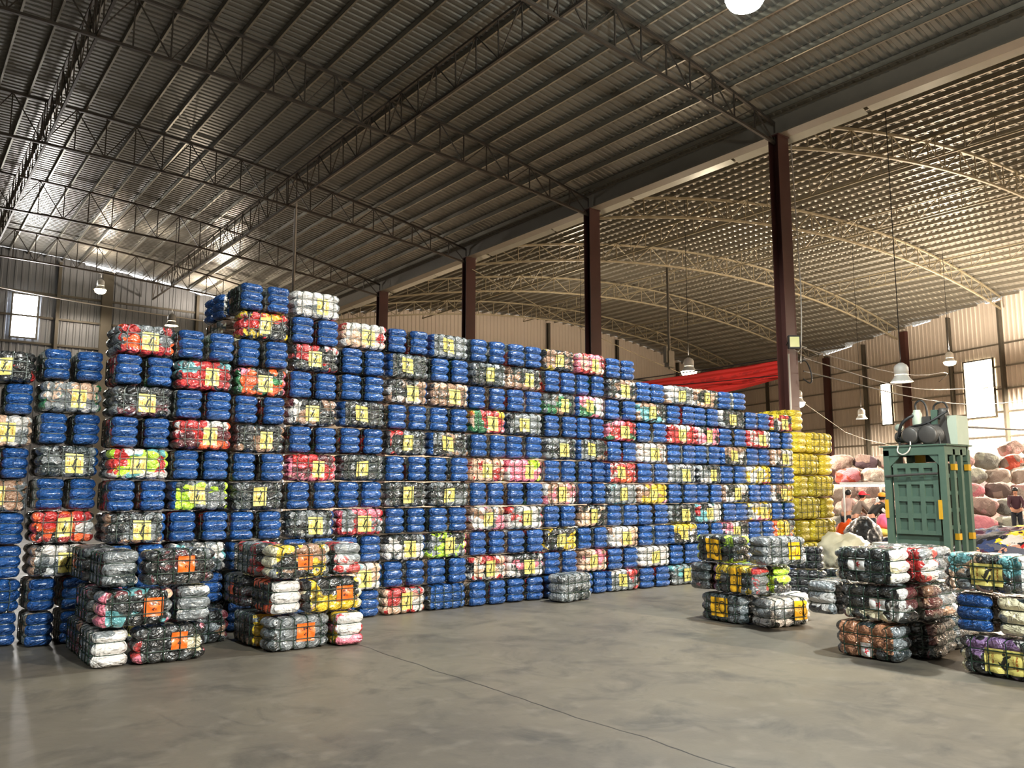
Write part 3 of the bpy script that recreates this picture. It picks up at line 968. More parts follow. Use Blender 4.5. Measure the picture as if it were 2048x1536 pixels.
# stack E: face x 7.67, running out of the picture on the right
row('bales of the stack at the right edge', [
    (7.67 + .165, 3.56 - .33, 0, LEFT, 'kkuw', 'bottom dark bale with yellow sheet at the right edge', 151, dict(paper='yellow', pa=(-.32, .62, -.75, .45), end='cks')),
    (7.67 + .33, 3.58 - .165, h, R(180), 'kswb', 'middle bale with blue film end at the right edge', 152, dict(endmat='blue', thr=.84)),
    (7.67 + .33, 3.23 - .165, h, R(180), 'dksb', 'middle grey and slate bale end at the right edge, beside the blue one', 153, dict(end='sdkc')),
    (7.66 + .165, 3.66 - .37, 2 * h, LEFT, 'tkse', 'top teal and grey bale with yellow sheet at the right edge', 154, dict(L=.74, paper='yellow', pa=(-.30, .42, -.62, .5), end='wek')),
    (8.63 + .165, 3.98 + .33, 0, R(-90), 'kdks', 'bottom dark bale between the right stack and the right edge stack', 155, dict(end='kdk')),
    (8.63 + .165, 3.97 + .33, h, R(-90), 'bwks', 'brown and white bale end left of the blue one at the right edge', 159, dict(end='bwks')),
    (7.67 + .165, 2.82 - .33, 0, LEFT, 'ksyb', 'bottom bale farther along the stack at the right edge', 156, {}),
    (7.67 + .33, 2.66 - .165, h, R(180), 'swkb', 'middle bale farther along the stack at the right edge', 157, {}),
    (7.67 + .165, 2.84 - .25, 2 * h, LEFT, 'skdw', 'top bale farther along the stack at the right edge', 158, {}),
])
# dark bagged bales behind the centre right stack
loose(11.52, 7.60, 0, R(-60), 'kkkk', 'black film bale on the floor behind the centre right stack', 'black film bales', seed=161, film='dfilm', L=.7, H=.36, name='black_film_bale')
loose(12.10, 7.35, 0, R(-75), 'kkkk', 'black film bale on the floor, nearer the stack on the right', 'black film bales', seed=162, film='dfilm', L=.7, H=.36, name='black_film_bale')
loose(11.62, 7.66, .365, R(-62), 'kkkk', 'black film bale with a white paper square, topmost of three', 'black film bales', seed=163, film='dfilm', L=.62, D=.36, H=.35, paper='white', pa=(-.2, .2, -.4, .4), name='black_film_bale')
# grey bale in front of the wall
loose(8.06, 9.16, 0, R(9), 'sdss', 'clear bale of grey clothes without sheet, alone before the bale wall', 'bales on the floor', seed=171, L=.70, D=.34, H=.40)

# yellow bales
YL, YD, YH = .96, .47, .475
yid = 0
def ybale(x, y, z, rz, label):
    global yid
    yid += 1
    return loose(x, y, z, rz, 'yyyy', label, 'yellow film bales', L=YL, D=YD, H=YH - .004, film='yfilm', seed=200 + yid, fine=False, thr=.93, name='yellow_bale')
for r in range(6):
    lay = ['bottom', 'second', 'third', 'fourth', 'fifth', 'top'][r]
    z = r * YH
    if r % 2 == 1:
        ybale(15.55 + YD / 2, 10.3 + YL / 2, z, R(-90), '%s layer yellow bale, end out, left in the yellow stack' % lay)
        ybale(16.08 + YL / 2, 10.3 + YD / 2, z, 0, '%s layer yellow bale, side out, right in the yellow stack' % lay)
    else:
        ybale(15.50 + YL / 2, 10.3 + YD / 2, z, 0, '%s layer yellow bale, side out, left in the yellow stack' % lay)
        ybale(16.52 + YD / 2, 10.3 + YL / 2, z, R(-90), '%s layer yellow bale, end out, right in the yellow stack' % lay)
ybale(15.48 + YD / 2, 10.32 + YL / 2, 6 * YH, R(-90), 'topmost yellow bale, end out, alone in a seventh layer on the left')
for cx in range(2):
    for r in range(7):
        lay = ['bottom', 'second', 'third', 'fourth', 'fifth', 'sixth', 'top'][r]
        ybale(15.45 + cx * .98, 11.60 + .001 * r, r * YH, 0, '%s yellow bale in the %s column behind the yellow stack' % (lay, ['left', 'right'][cx]))

# ------------------------------------------------------------------ the green baling press
def press(x, y):
    root = thing('baling_press', 'green hydraulic baling press with grid door and dark pumps on top', 'machine', (x, y, 0), R(-90))
    G, K = M['pgreen'], M['pdark']
    W2, D2 = .50, .43
    for sx, sy in ((-1, -1), (1, -1), (-1, 1), (1, 1)):
        m = MB(); m.span((sx * W2 - .055, sy * D2 - .05, 0), (sx * W2 + .055, sy * D2 + .05, 2.30))
        m.span((sx * W2 - .10, sy * D2 - .09, 0), (sx * W2 + .10, sy * D2 + .09, .03))
        m.obj('post', G, root)
    for sy in (-.12, .16):
        m = MB(); m.span((W2 - .02, sy - .04, .5), (W2 + .05, sy + .04, 2.30)); m.obj('post', G, root)
    # door: frame bars with twelve recessed fields
    m = MB()
    z0, z1 = .80, 2.06
    m.span((-.40, -.40, z0), (.40, -.37, z1))
    xs = [-.40, -.345, -.185, -.105, .055, .135, .295, .40]
    for a, b in ((xs[0], -.33), (-.17, -.09), (.07, .15), (.31, xs[7])):
        m.span((a, -.445, z0), (b, -.40, z1))
    for a, b in ((z0, .87), (1.08, 1.17), (1.38, 1.47), (1.68, 1.77), (1.97, z1)):
        m.span((-.397, -.441, a), (.397, -.40, b))
    m.obj('door', G, root)
    m = MB(); m.span((-.44, -.38, .62), (.44, .40, .80)); m.obj('floor_box', G, root)
    m = MB(); m.span((-.445, -.36, .80), (-.425, .40, 2.05)); m.obj('side_panel', G, root)
    m = MB(); m.span((.425, -.36, .80), (.445, .40, 2.05))
    for z in (.9, 1.2, 1.5, 1.8): m.span((.445, -.36, z), (.475, .40, z + .07))
    m.obj('side_panel', G, root)
    m = MB(); m.span((-.42, .38, .80), (.42, .40, 2.05)); m.obj('back_panel', G, root)
    # head beams and platform
    m = MB()
    m.span((-.55, -.48, 2.20), (.55, -.40, 2.36)); m.span((-.55, .36, 2.10), (.55, .46, 2.36))
    m.span((-.55, -.40, 2.20), (-.47, .40, 2.36)); m.span((.47, -.40, 2.20), (.55, .40, 2.36))
    m.add([(-.47, -.42, 2.2), (-.24, -.42, 2.2), (-.47, -.42, 1.98), (-.47, -.46, 2.2), (-.24, -.46, 2.2), (-.47, -.46, 1.98)],
          [(0, 1, 2), (3, 5, 4), (0, 3, 4, 1), (1, 4, 5, 2), (2, 5, 3, 0)])
    m.add([(.47, -.42, 2.2), (.26, -.42, 2.2), (.47, -.42, 1.98), (.47, -.46, 2.2), (.26, -.46, 2.2), (.47, -.46, 1.98)],
          [(0, 2, 1), (3, 4, 5), (0, 1, 4, 3), (1, 2, 5, 4), (2, 0, 3, 5)])
    m.obj('head_frame', G, root)
    m = MB(); m.span((-.62, -.50, 2.36), (.60, .50, 2.385)); m.obj('platform', G, root)
    m = MB(); m.tube([(-.52, -.50, 1.83), (.0, -.50, 1.855), (.42, -.50, 1.87)], .022, 8); m.obj('lock_bar', K, root)
    m = MB(); m.lathe([(0, 2.0), (.09, 2.0), (.09, 2.36), (0, 2.36)], (-.06, -.1, 0), 16); m.obj('ram', M['pyel'], root, True)
    m = MB(); m.span((-.30, -.38, 1.94), (.30, .30, 2.0)); m.obj('ram_plate', K, root)
    for px, z in ((-.53, 1.08), (.43, 1.08)):
        m = MB(); m.span((px - .03, -.50, z), (px + .03, -.448, z + .33)); m.obj('latch', M['pyel'], root)
    for py, z in ((-.12, 1.93), (.40, 1.93), (-.12, .72), (.40, .72)):
        m = MB(); m.span((.50, py - .05, z), (.575, py + .05, z + .11)); m.obj('hinge', M['pyel'], root)
    m = MB(); m.span((-.64, -.2, 1.75), (-.56, .25, 2.22)); m.obj('control_box', M['pgrey'], root)
    # pump group
    def motor(c, r, l, ax, n=20):
        m = MB()
        m.lathe([(0, -l / 2), (r * .8, -l / 2), (r, -l / 2 + .02), (r, l / 2 - .08), (r * .93, l / 2 - .06), (r * .93, l / 2), (0, l / 2)], c, n, 0, ax)
        for k in range(6):
            zz = -l / 2 + .05 + k * (l - .16) / 6
            m.lathe([(r, zz), (r * 1.06, zz + .005), (r * 1.06, zz + .015), (r, zz + .02)], c, n, 0, ax)
        m.obj('motor', K, root, True)
    motor((-.06, -.28, 2.56), .15, .36, 'y')
    motor((.26, -.26, 2.56), .17, .40, 'y')
    motor((-.36, .0, 2.56), .10, .34, 'x')
    motor((.34, .05, 2.95), .09, .20, 'z')
    m = MB(); m.lathe([(0, 2.72), (.075, 2.72), (.085, 2.80), (.085, 2.98), (.06, 3.02), (.06, 3.05), (0, 3.05)], (-.12, .0, 0), 18); m.obj('pump', M['pgrey'], root, True)
    m = MB(); m.span((.14, -.02, 2.76), (.26, .12, 3.03)); m.obj('valve_block', G, root)
    m = MB(); m.span((-.24, -.1, 2.64), (.42, .3, 2.76)); m.span((-.02, -.02, 2.76), (.12, .14, 2.92)); m.obj('manifold', K, root)
    m = MB(); m.span((.46, -.10, 2.385), (.62, .34, 2.90)); m.obj('oil_tank', M['pgrey'], root)
    m = MB(); m.add([(.30, -.12, 2.385), (.50, -.12, 2.385), (.44, -.12, 2.92), (.36, -.12, 2.92), (.30, .3, 2.385), (.50, .3, 2.385), (.44, .3, 2.92), (.36, .3, 2.92)],
                    [(0, 1, 2, 3), (5, 4, 7, 6), (1, 5, 6, 2), (4, 0, 3, 7), (3, 2, 6, 7), (0, 4, 5, 1)]); m.obj('bracket', K, root)
    m = MB(); m.span((-.46, -.08, 2.385), (-.42, .06, 2.47)); m.span((-.22, -.4, 2.385), (.42, -.12, 2.41)); m.obj('base_frame', K, root)
    def hose(pts, r, mat=M['rubber']):
        # smooth the polyline
        q = [Vector(p) for p in pts]
        for _ in range(2):
            z = [q[0]]
            for a, b in zip(q, q[1:]): z += [a.lerp(b, .25), a.lerp(b, .75)]
            q = z + [q[-1]]
        m = MB(); m.tube(q, r, 8); m.obj('hose', mat, root, True)
    hose([(-.13, .0, 3.03), (-.15, .0, 3.18), (-.02, .0, 3.24), (.06, .0, 3.12), (.07, .0, 2.9)], .018)
    hose([(.16, .05, 3.02), (.18, .05, 3.14), (.36, .05, 3.18), (.42, .05, 3.05)], .018)
    hose([(-.44, -.1, 2.56), (-.36, -.15, 2.80), (-.22, -.1, 2.92), (-.14, -.05, 2.95)], .03)
    hose([(-.40, -.1, 2.62), (-.1, -.3, 2.73), (.2, -.3, 2.76), (.5, -.15, 2.98)], .022)
    hose([(.2, -.3, 2.78), (.38, -.35, 2.68), (.44, -.38, 2.5), (.46, -.4, 2.3)], .018)
    hose([(-.05, -.44, 2.48), (-.03, -.5, 2.30), (-.15, -.52, 2.20), (-.27, -.52, 2.26), (-.25, -.5, 2.38)], .012, M['conduit'])
    m = MB(); m.lathe([(0, -.03), (.07, -.03), (.07, .03), (0, .03)], (-.46, -.02, 2.74), 14, 0, 'y'); m.obj('gauge', M['pgrey'], root, True)
    return root
press(15.15, 7.35)

# ------------------------------------------------------------------ red banner, floodlight, pipes, cables
t = NT('red_banner_cloth')
o = t.coord('UV'); uv = t.sep(o)
g = t.math('GREATER_THAN', t.sep(t.voro(t.comb(t.math('MULTIPLY', uv[0], 46), t.math('MULTIPLY', uv[1], 7), 0), 1.0))[0], .55)
def band(a, b): return t.math('MULTIPLY', t.math('GREATER_THAN', uv[1], a), t.math('LESS_THAN', uv[1], b))
txt = t.math('MULTIPLY', g, t.math('MAXIMUM', band(.16, .34), band(.56, .72)))
txt = t.math('MULTIPLY', txt, t.math('MULTIPLY', t.math('GREATER_THAN', uv[0], .12), t.math('LESS_THAN', uv[0], .85)))
M['red'] = t.set(color=t.mix(t.math('MULTIPLY', txt, .35), lin((.86, .20, .16)), lin((.45, .08, .08))), rough=.6)
mb = MB(); mb.uv = []
nu, nv = 44, 22
for i in range(nu + 1):
    for j in range(nv + 1):
        u, v = i / nu, j / nv
        y = 12.45 + 5.6 * (1 - u)
        zt = 4.92 + .05 * u
        zb = 4.50 - .26 * math.sin(math.pi * min(1, .16 + u * .86))
        z = zb + (zt - zb) * v
        mb.v.append((18.60 + .035 * math.sin(v * 26 + u * 2) + .02 * math.sin(u * 19), y, z)); mb.uv.append((1 - u, v))
for i in range(nu):
    for j in range(nv):
        k = i * (nv + 1) + j
        mb.f.append((k, k + nv + 1, k + nv + 2, k + 1)); mb.m.append(0)
o = mb.obj('hanging_banner', M['red'], None, True)
tag(o, 'long red cloth banner with faint lettering, hung beside the floodlight column', 'banner')

root = thing('floodlight', 'black square floodlight with pale face on the nearest red-brown column', 'lamp', (18.16, 11.96, 5.30), R(-37))
m = MB(); m.span((-.15, -.05, -.17), (.15, .03, .17)); m.span((-.10, .03, -.12), (.10, .08, .12)); m.obj('housing', M['rubber'], root)
m = MB(); m.span((-.12, -.056, -.13), (.12, -.05, .13)); m.obj('lens', plain('floodlight_glass', (.80, .80, .52), .2), root)
m = MB(); m.tube([(-.16, 0, 0), (-.17, .08, -.06), (-.05, .12, -.08), (.17, .08, -.06), (.16, 0, 0)], .014, 6); m.obj('bracket', M['rubber'], root)
m = MB(); m.tube([(0, .05, -.17), (.12, .06, -.24), (.24, .08, -.10), (.36, .1, -.12)], .01, 6); m.obj('cord', M['conduit'], root)

def pipe(name, pts, r, mat, label, cat, n=6, group=None, sm=2):
    q = [Vector(p) for p in pts]
    for _ in range(sm):
        if len(q) > 2:
            z = [q[0]]
            for a, b in zip(q, q[1:]): z += [a.lerp(b, .25), a.lerp(b, .75)]
            q = z + [q[-1]]
    m = MB(); m.tube(q, r, n); o = m.obj(name, mat, None, True)
    return tag(o, label, cat, group)
pipe('conduit_pipe', [(18.045, 12.05, 2.9), (18.045, 12.05, 5.0)], .022, M['conduit'], 'pale conduit running up the floodlight column', 'pipe')
pipe('cable', [(18.55, 12.06, 4.85), (18.75, 12.0, 4.9), (18.9, 11.95, 4.5), (18.75, 11.9, 4.25), (18.56, 12.0, 4.4)], .02, M['rubber'], 'loop of black cable hanging off the floodlight column', 'cable')
pipe('cable', [(18.56, 12.05, 10.7), (18.60, 12.0, 8.0), (18.64, 12.0, 6.2), (18.56, 12.05, 4.8)], .016, M['conduit'], 'pale cable running down the right side of the floodlight column', 'cable')
pipe('conduit_pipe', [(18.03, 19.35, 3.2), (18.03, 19.35, 5.35), (18.56, 19.33, 5.35), (18.56, 19.33, 3.2)], .022, M['conduit'], 'pale conduit bent over the second column above the bales', 'pipe', sm=0)
pipe('hanging_pipe', [(10.9, 26.82, 7.6), (10.9, 26.82, 11.62)], .05, M['conduit'], 'pale pipe hanging from the left roof above the tallest stack', 'pipe', 8)
root = thing('hanging_pipe', 'grey pipe with a box on it, hanging under the right roof above the banner', 'pipe', (30.2, 26.82, 7.4))
m = MB(); m.tube([(0, 0, 0), (0, 0, 5.1)], .07, 8); m.obj('pole', M['steel'], root)
m = MB(); m.span((-.2, -.15, .1), (.2, .15, .9)); m.span((-.32, -.1, .3), (-.2, .1, 1.1)); m.obj('junction_box', M['steel'], root)
CAB = [
    ([(-4, 44.9, 11.9), (6, 44.6, 10.75), (16.0, 44.5, 10.5)], .03, 'conduit', 'long pale cable sagging across the dark end wall'),
    ([(18.5, 12.6, 5.02), (18.5, 15.5, 4.98), (18.5, 19.4, 5.02)], .016, 'rubber', 'dark wire carrying the top edge of the red banner'),
    ([(18.46, 12.6, 4.55), (18.41, 16, 4.62), (18.46, 19.4, 4.90)], .012, 'rubber', 'dark wire crossing the face of the red banner'),
    ([(18.6, 12.0, 5.2), (28, 14, 5.4), (38, 17, 6.9), (wallx(24) - .3, 24, 8.2)], .018, 'rubber', 'dark wire from the floodlight column to the pale wall, upper one'),
    ([(18.6, 12.0, 4.95), (28, 14, 4.95), (38, 16, 6.0), (wallx(20) - .3, 20, 7.4)], .018, 'rubber', 'dark wire from the floodlight column to the pale wall, second one'),
    ([(18.6, 12.0, 4.6), (28, 13, 4.4), (36, 14, 5.0), (wallx(16) - .3, 16, 6.8)], .018, 'rubber', 'dark wire from the floodlight column to the pale wall, third one'),
    ([(18.6, 12.0, 3.75), (30, 17, 3.35), (wallx(22) - .3, 22, 3.6)], .006, 'truss_r', 'pale wire sagging from the floodlight column behind the press'),
    ([(15.5, 7.1, 2.75), (22, 7.6, 2.95), (34, 8.2, 4.6), (wallx(6) - .3, 6, 6.6)], .02, 'rubber', 'dark power cable rising from the press towards the right edge'),
    ([(18.3, 26.6, 10.4), (25, 27, 8.6), (33, 28, 7.4)], .02, 'truss_r', 'thin stay wire under the right roof above the bale wall'),
    ([(12, 24, 5.05), (20, 27, 5.6), (33, 31, 6.6)], .02, 'conduit', 'pale wire running just above the middle of the bale wall'),
]
for pts, r, mt, lab in CAB:
    pipe('cable', pts, r, M[mt], lab, 'cable')

# ------------------------------------------------------------------ sacks, heaps and sorting floor
def DV(px, D):
    """ground point at depth D in front of the camera, along the view column px of the photograph"""
    lat = (px - 1024) / 1654 * D
    return (.607 * D + .794 * lat, .794 * D - .607 * lat)
t = NT('mixed_garments')
v = t.pos()
d = t.vmath('SCALE', t.vmath('SUBTRACT', t.noise(v, 2.2, 3, .6, 0, True), (.5, .5, .5)), None, .9)
cell = t.voro(t.vmath('MULTIPLY', t.vmath('ADD', v, d), (2.2, 2.2, 5.5)), 1.0)
cs = t.sep(cell)
c = t.ramp(cs[0], [(0, lin((.10, .11, .14))), (.28, lin((.17, .18, .24))), (.46, lin((.36, .37, .42))), (.55, lin((.82, .80, .78))), (.66, lin((.75, .16, .16))),
                   (.73, lin((.20, .26, .42))), (.82, lin((.90, .80, .20))), (.86, lin((.78, .58, .50))), (.93, lin((.30, .16, .24)))], 'CONSTANT')
M['mixed'] = t.set(color=c, rough=.85, spec=.2, normal=t.bump(t.noise(v, 7, 4, .6, 1.0), .8, .06))
t = NT('dull_garments')
v = t.pos()
d = t.vmath('SCALE', t.vmath('SUBTRACT', t.noise(v, 2.0, 3, .6, 0, True), (.5, .5, .5)), None, 1.0)
c = t.ramp(t.sep(t.voro(t.vmath('MULTIPLY', t.vmath('ADD', v, d), (2.0, 2.0, 3.5)), 1.0))[0], [(0, lin((.26, .21, .20))), (.3, lin((.34, .29, .27))), (.5, lin((.18, .16, .17))), (.7, lin((.38, .30, .29))), (.85, lin((.28, .26, .22)))], 'CONSTANT')
M['mixedg'] = t.set(color=c, rough=.9, spec=.2, normal=t.bump(t.noise(v, 5, 4, .6, 1.0), .8, .08))
t = NT('cloth_bundle')
v = objvec(t)
c = t.mix(t.math('GREATER_THAN', t.sep(t.voro(v, 3.2))[0], .72), t.attr('c1'), t.attr('c2'))
f = t.math('MULTIPLY_ADD', t.noise(v, 3, 3), .4, .8)
M['sack'] = t.set(color=t.mix(1.0, c, t.comb(f, f, f), 'MULTIPLY'), rough=.8, spec=.2, normal=t.bump(t.noise(v, 6, 4, .6, 1.2), 1.0, .09))

import bmesh
def blob(name, mat, r, seed, sx=1, sy=1, sz=.8, sub=3, amp=.16, ridge=.05):
    bm = bmesh.new(); bmesh.ops.create_icosphere(bm, subdivisions=sub, radius=1)
    for q in bm.verts:
        p = q.co.copy()
        k = 1 + amp * noise.noise(p * 1.6 + Vector((seed * 3.7, seed, 0))) + ridge * abs(noise.noise(p * 4 + Vector((seed, 0, seed * 2.1))))
        q.co = Vector((p.x * sx * k, p.y * sy * k, max(-.82, p.z) * sz * k)) * r
    me = bpy.data.meshes.new(name); bm.to_mesh(me); bm.free()
    me.materials.append(mat)
    me.polygons.foreach_set('use_smooth', [True] * len(me.polygons))
    return me
def mound(name, pts, label, cat, mat, bumps=.10, n=44, kind='stuff', seed=0, mx=1.0):
    """an uncountable heap: a bumpy height field over an ellipse (cx, cy, rx, ry, rot, h)"""
    cx, cy, rx, ry, rot, h = pts
    mb = MB()
    ca, sa = math.cos(rot), math.sin(rot)
    for i in range(n + 1):
        for j in range(n + 1):
            u, w = -1 + 2 * i / n, -1 + 2 * j / n
            k = max(abs(u), abs(w)); l = math.hypot(u, w)
            if l > 1e-6: u, w = u * k / l, w * k / l
            e = max(0, 1 - math.hypot(u, w) ** 2.6)
            X, Y = u * rx, w * ry
            x, y = cx + X * ca - Y * sa, cy + X * sa + Y * ca
            z = h * e * (1 + .22 * noise.noise((x * .7, y * .7, seed))) + bumps * e ** .3 * (noise.noise((x * 2.3, y * 2.3, seed)) + abs(noise.noise((x * 5, y * 5, seed + 3))))
            mb.v.append((x, y, max(.0, z)))
    for i in range(n):
        for j in range(n):
            k = i * (n + 1) + j
            mb.f.append((k, k + n + 1, k + n + 2, k + 1)); mb.m.append(0)
    return tag(mb.obj(name, mat, None, True), label, cat, None, kind)
wa = math.atan2(.954, .300)
view_rot = R(-37.4)
hx, hy = wp(3, 4.3)
mound('garment_heap', (hx, hy, 17.5, 3.4, wa, 2.5), 'long grey-brown heap of loose clothes along the pale far wall', 'heap', M['mixedg'], .15, 70, seed=5)
hx, hy = DV(2100, 22.2)
mound('garment_heap', (hx, hy, 3.3, 2.4, R(-40), .60), 'low mixed heap of dark, red and yellow garments right of the press', 'heap', M['mixed'], .10, 56, seed=9)
hx, hy = DV(1784, 19.9)
mound('garment_heap', (hx, hy, .75, .6, R(-40), .50), 'small heap of garments left of the press, before the workers', 'heap', M['mixed'], .06, 36, seed=14)
def sackmesh(seed, L, D, H):
    """a stuffed cloth bundle: soft rounded block with folds"""
    bm = bmesh.new(); bmesh.ops.create_icosphere(bm, subdivisions=4, radius=1)
    for q in bm.verts:
        p = q.co.normalized()
        k = (abs(p.x) ** 3.2 + abs(p.y) ** 3.2 + abs(p.z) ** 3.2) ** (-1 / 3.2)
        f = 1 + .16 * noise.noise(p * 1.3 + Vector((seed, seed * 2.3, 0))) - .10 * abs(noise.noise(p * 2.6 + Vector((0, seed, seed * 1.7)))) - .035
        q.co = Vector((p.x * L, p.y * D, p.z * H)) * (k * f / 2)
    me = bpy.data.meshes.new('sack'); bm.to_mesh(me); bm.free()
    me.materials.append(M['sack']); me.polygons.foreach_set('use_smooth', [True] * len(me.polygons))
    return me
SH = [(.92, .74, .59), (.96, .72, .60), (.88, .75, .58), (.96, .74, .61), (.92, .72, .59), (.86, .76, .59)]
SK = [sackmesh(k * 3.7 + 1, *SH[k]) for k in range(6)]
for ch, rgb in dict(A=(.66, .60, .56), B=(.58, .50, .47), C=(.70, .56, .55), D=(.50, .50, .48), E=(.78, .74, .70), F=(.42, .36, .35), G=(.62, .63, .58), H=(.74, .34, .28), I=(.80, .50, .54), J=(.36, .30, .33)).items():
    PAL[ch] = rgb
PNAME.update(A='stone-grey', B='taupe', C='dusty pink', D='grey', E='off-white', F='dark brown', G='pale green-grey', H='rust red', I='pink', J='plum')
ri = random.Random(77)
rows = [('bottom', 30.0, 0), ('second', 31.0, .5), ('third', 32.0, 0), ('fourth', 33.0, .5), ('fifth', 34.0, 0), ('sixth', 35.0, .5)]
for rn, (rname, D, sh) in enumerate(rows):
    step = 1.0 / D * 1654
    px = 1684 + sh * step * .5
    k = 0
    z = .0 + rn * .60
    while px < 2120:
        k += 1
        limit = 5 if px < 1985 else 6
        if rn < limit:
            X, Y = DV(px + ri.uniform(-1, 1), D + ri.uniform(-.04, .04))
            code = ri.choice(('AB', 'BA', 'CA', 'DA', 'EA', 'FB', 'GD', 'AC', 'BF', 'IC', 'JB', 'AE', 'DG', 'BC'))
            if rn == 4 and 1985 < px < 2030: code = 'HB'
            if rn == 3 and px < 1730: code = 'IH'
            o = link('cloth_sack', SK[ri.randrange(6)], None, (X, Y, z + .30 + ri.uniform(-.02, .05)), (ri.uniform(-.25, .25), ri.uniform(-.32, .32), view_rot + ri.uniform(-.12, .12)), (ri.uniform(.98, 1.1), ri.uniform(.9, 1.05), ri.uniform(1.0, 1.16)))
            tag(o, '%s cloth sack, %s from left in %s of far heap' % (PNAME[code[0]], ORD[k], 'bottom row' if rn == 0 else rname + ' row from bottom'), 'sack', 'sacks heaped along the far wall')
            paint(o, code)
        px += step
# plastic film and cloth lying before the workers
x, y = DV(1684, 15.6)
o = link('film_heap', blob('film_heap', plain('crumpled_clear_film', (.62, .59, .50), .3, 0, .2, 4, .6, .6), .46, 41, 1.35, 1.0, .9, 4, .3, .25), None, (x, y, .33), (0, 0, .4))
tag(o, 'heap of crumpled pale plastic film at the foot of the yellow stack', 'plastic')
x, y = DV(1692, 20.8)
o = link('orange_cloth', blob('orange_cloth', plain('orange_cloth', (.96, .38, .13), .7, 0, .15, 3, .3, .5), .36, 43, 1.2, .9, 1.2, 4, .35, .25), None, (x, y, .36), (.1, .5, .7))
tag(o, 'crumpled bright orange cloth on the floor right of the yellow stack', 'cloth')
x, y = DV(1722, 19.4)
o = link('black_bag', blob('black_bag', M['dfilm'], .44, 45, .9, .85, 1.15, 4, .2, .12), None, (x, y, .44), (0, 0, .3))
tag(o, 'round black plastic bag before the worker in the orange cap', 'bag')
x, y = DV(1731, 17.9)
o = link('black_bag', blob('black_bag', M['dfilm'], .24, 46, 1.2, .9, .9, 4, .2, .12), None, (x, y, .20), (0, 0, 1.3))
tag(o, 'flatter black plastic bag on the floor beside the white box', 'bag')
x, y = DV(1768, 20.3)
o = link('pink_bundle', blob('pink_bundle', plain('pink_cloth', (.93, .45, .62), .7, 0, .2, 5, .3, .5), .20, 47, 1.2, .9, .9, 3, .3, .2), None, (x, y, .80), (0, .5, .3))
tag(o, 'bright pink bundle of cloth on the small garment heap left of the press', 'cloth')
x, y = DV(1756, 20.2)
o = link('yellow_garment', blob('yellow_garment', plain('yellow_cloth', (.93, .85, .42), .7, 0, .2, 5, .3, .5), .22, 48, 1.4, .9, .45, 3, .3, .2), None, (x, y, .55), (0, .2, .5))
tag(o, 'pale yellow garment on the small heap beside the orange-capped worker', 'garment')
def carton(px, D, w, d, h, label, rz):
    x, y = DV(px, D)
    root = thing('carton', label, 'box', (x, y, 0), rz, None)
    m = MB()
    m.span((-w / 2, -d / 2, 0), (w / 2, -d / 2 + .01, h)); m.span((-w / 2, d / 2 - .01, 0), (w / 2, d / 2, h))
    m.span((-w / 2, -d / 2, 0), (-w / 2 + .01, d / 2, h)); m.span((w / 2 - .01, -d / 2, 0), (w / 2, d / 2, h)); m.span((-w / 2, -d / 2, 0), (w / 2, d / 2, .01))
    m.obj('body', M['white'], root)
    m = MB(); m.box((0, -d / 4, h + .004), (w, d / 2 - .004, .008)); m.obj('flap', M['white'], root)
    m = MB(); m.box((0, d / 4, h + .004), (w, d / 2 - .004, .008)); m.obj('flap', M['white'], root)
carton(1763, 17.2, .36, .3, .50, 'white box on the floor just left of the press', R(-30))
carton(1812, 17.6, .55, .4, .48, 'wide white box on the floor behind the press door', R(-34))

# fluorescent tube on its stand, with a shirt hung from it
ax, ay = DV(1684, 25.0); bx, by = DV(1781, 24.4)
root = thing('tube_light', 'white fluorescent tube light on a post behind the workers', 'lamp', (ax, ay, 0), math.atan2(by - ay, bx - ax))
L = math.hypot(bx - ax, by - ay)
m = MB(); m.tube([(0, 0, 1.70), (L, 0, 1.70)], .03, 8); m.obj('tube', M['tube'], root)
m = MB(); m.span((-.05, -.05, 1.73), (L + .05, .05, 1.80)); m.obj('housing', M['white'], root)
m = MB(); m.tube([(L * .80, .0, 0), (L * .80, 0, 1.76)], .03, 8); m.span((L * .80 - .2, -.2, 0), (L * .80 + .2, .2, .03)); m.obj('post', M['white'], root)
m = MB(); m.tube([(.05, .0, 0), (.05, 0, 1.76)], .03, 8); m.span((-.15, -.2, 0), (.25, .2, .03)); m.obj('post', M['white'], root)
tx, ty = DV(1757, 24.25)
m = MB(); m.lathe([(.03, 1.36), (.07, 1.34), (.10, 1.2), (.15, 1.02), (.21, .88), (.19, .89), (.13, 1.02), (.09, 1.2), (.06, 1.33), (.03, 1.35)], (0, 0, 0), 18)
o = m.obj('hanging_shirt', M['white'], None, True); o.location = (tx, ty, 0.0)
tag(o, 'white shirt hanging from the post of the fluorescent light', 'garment')

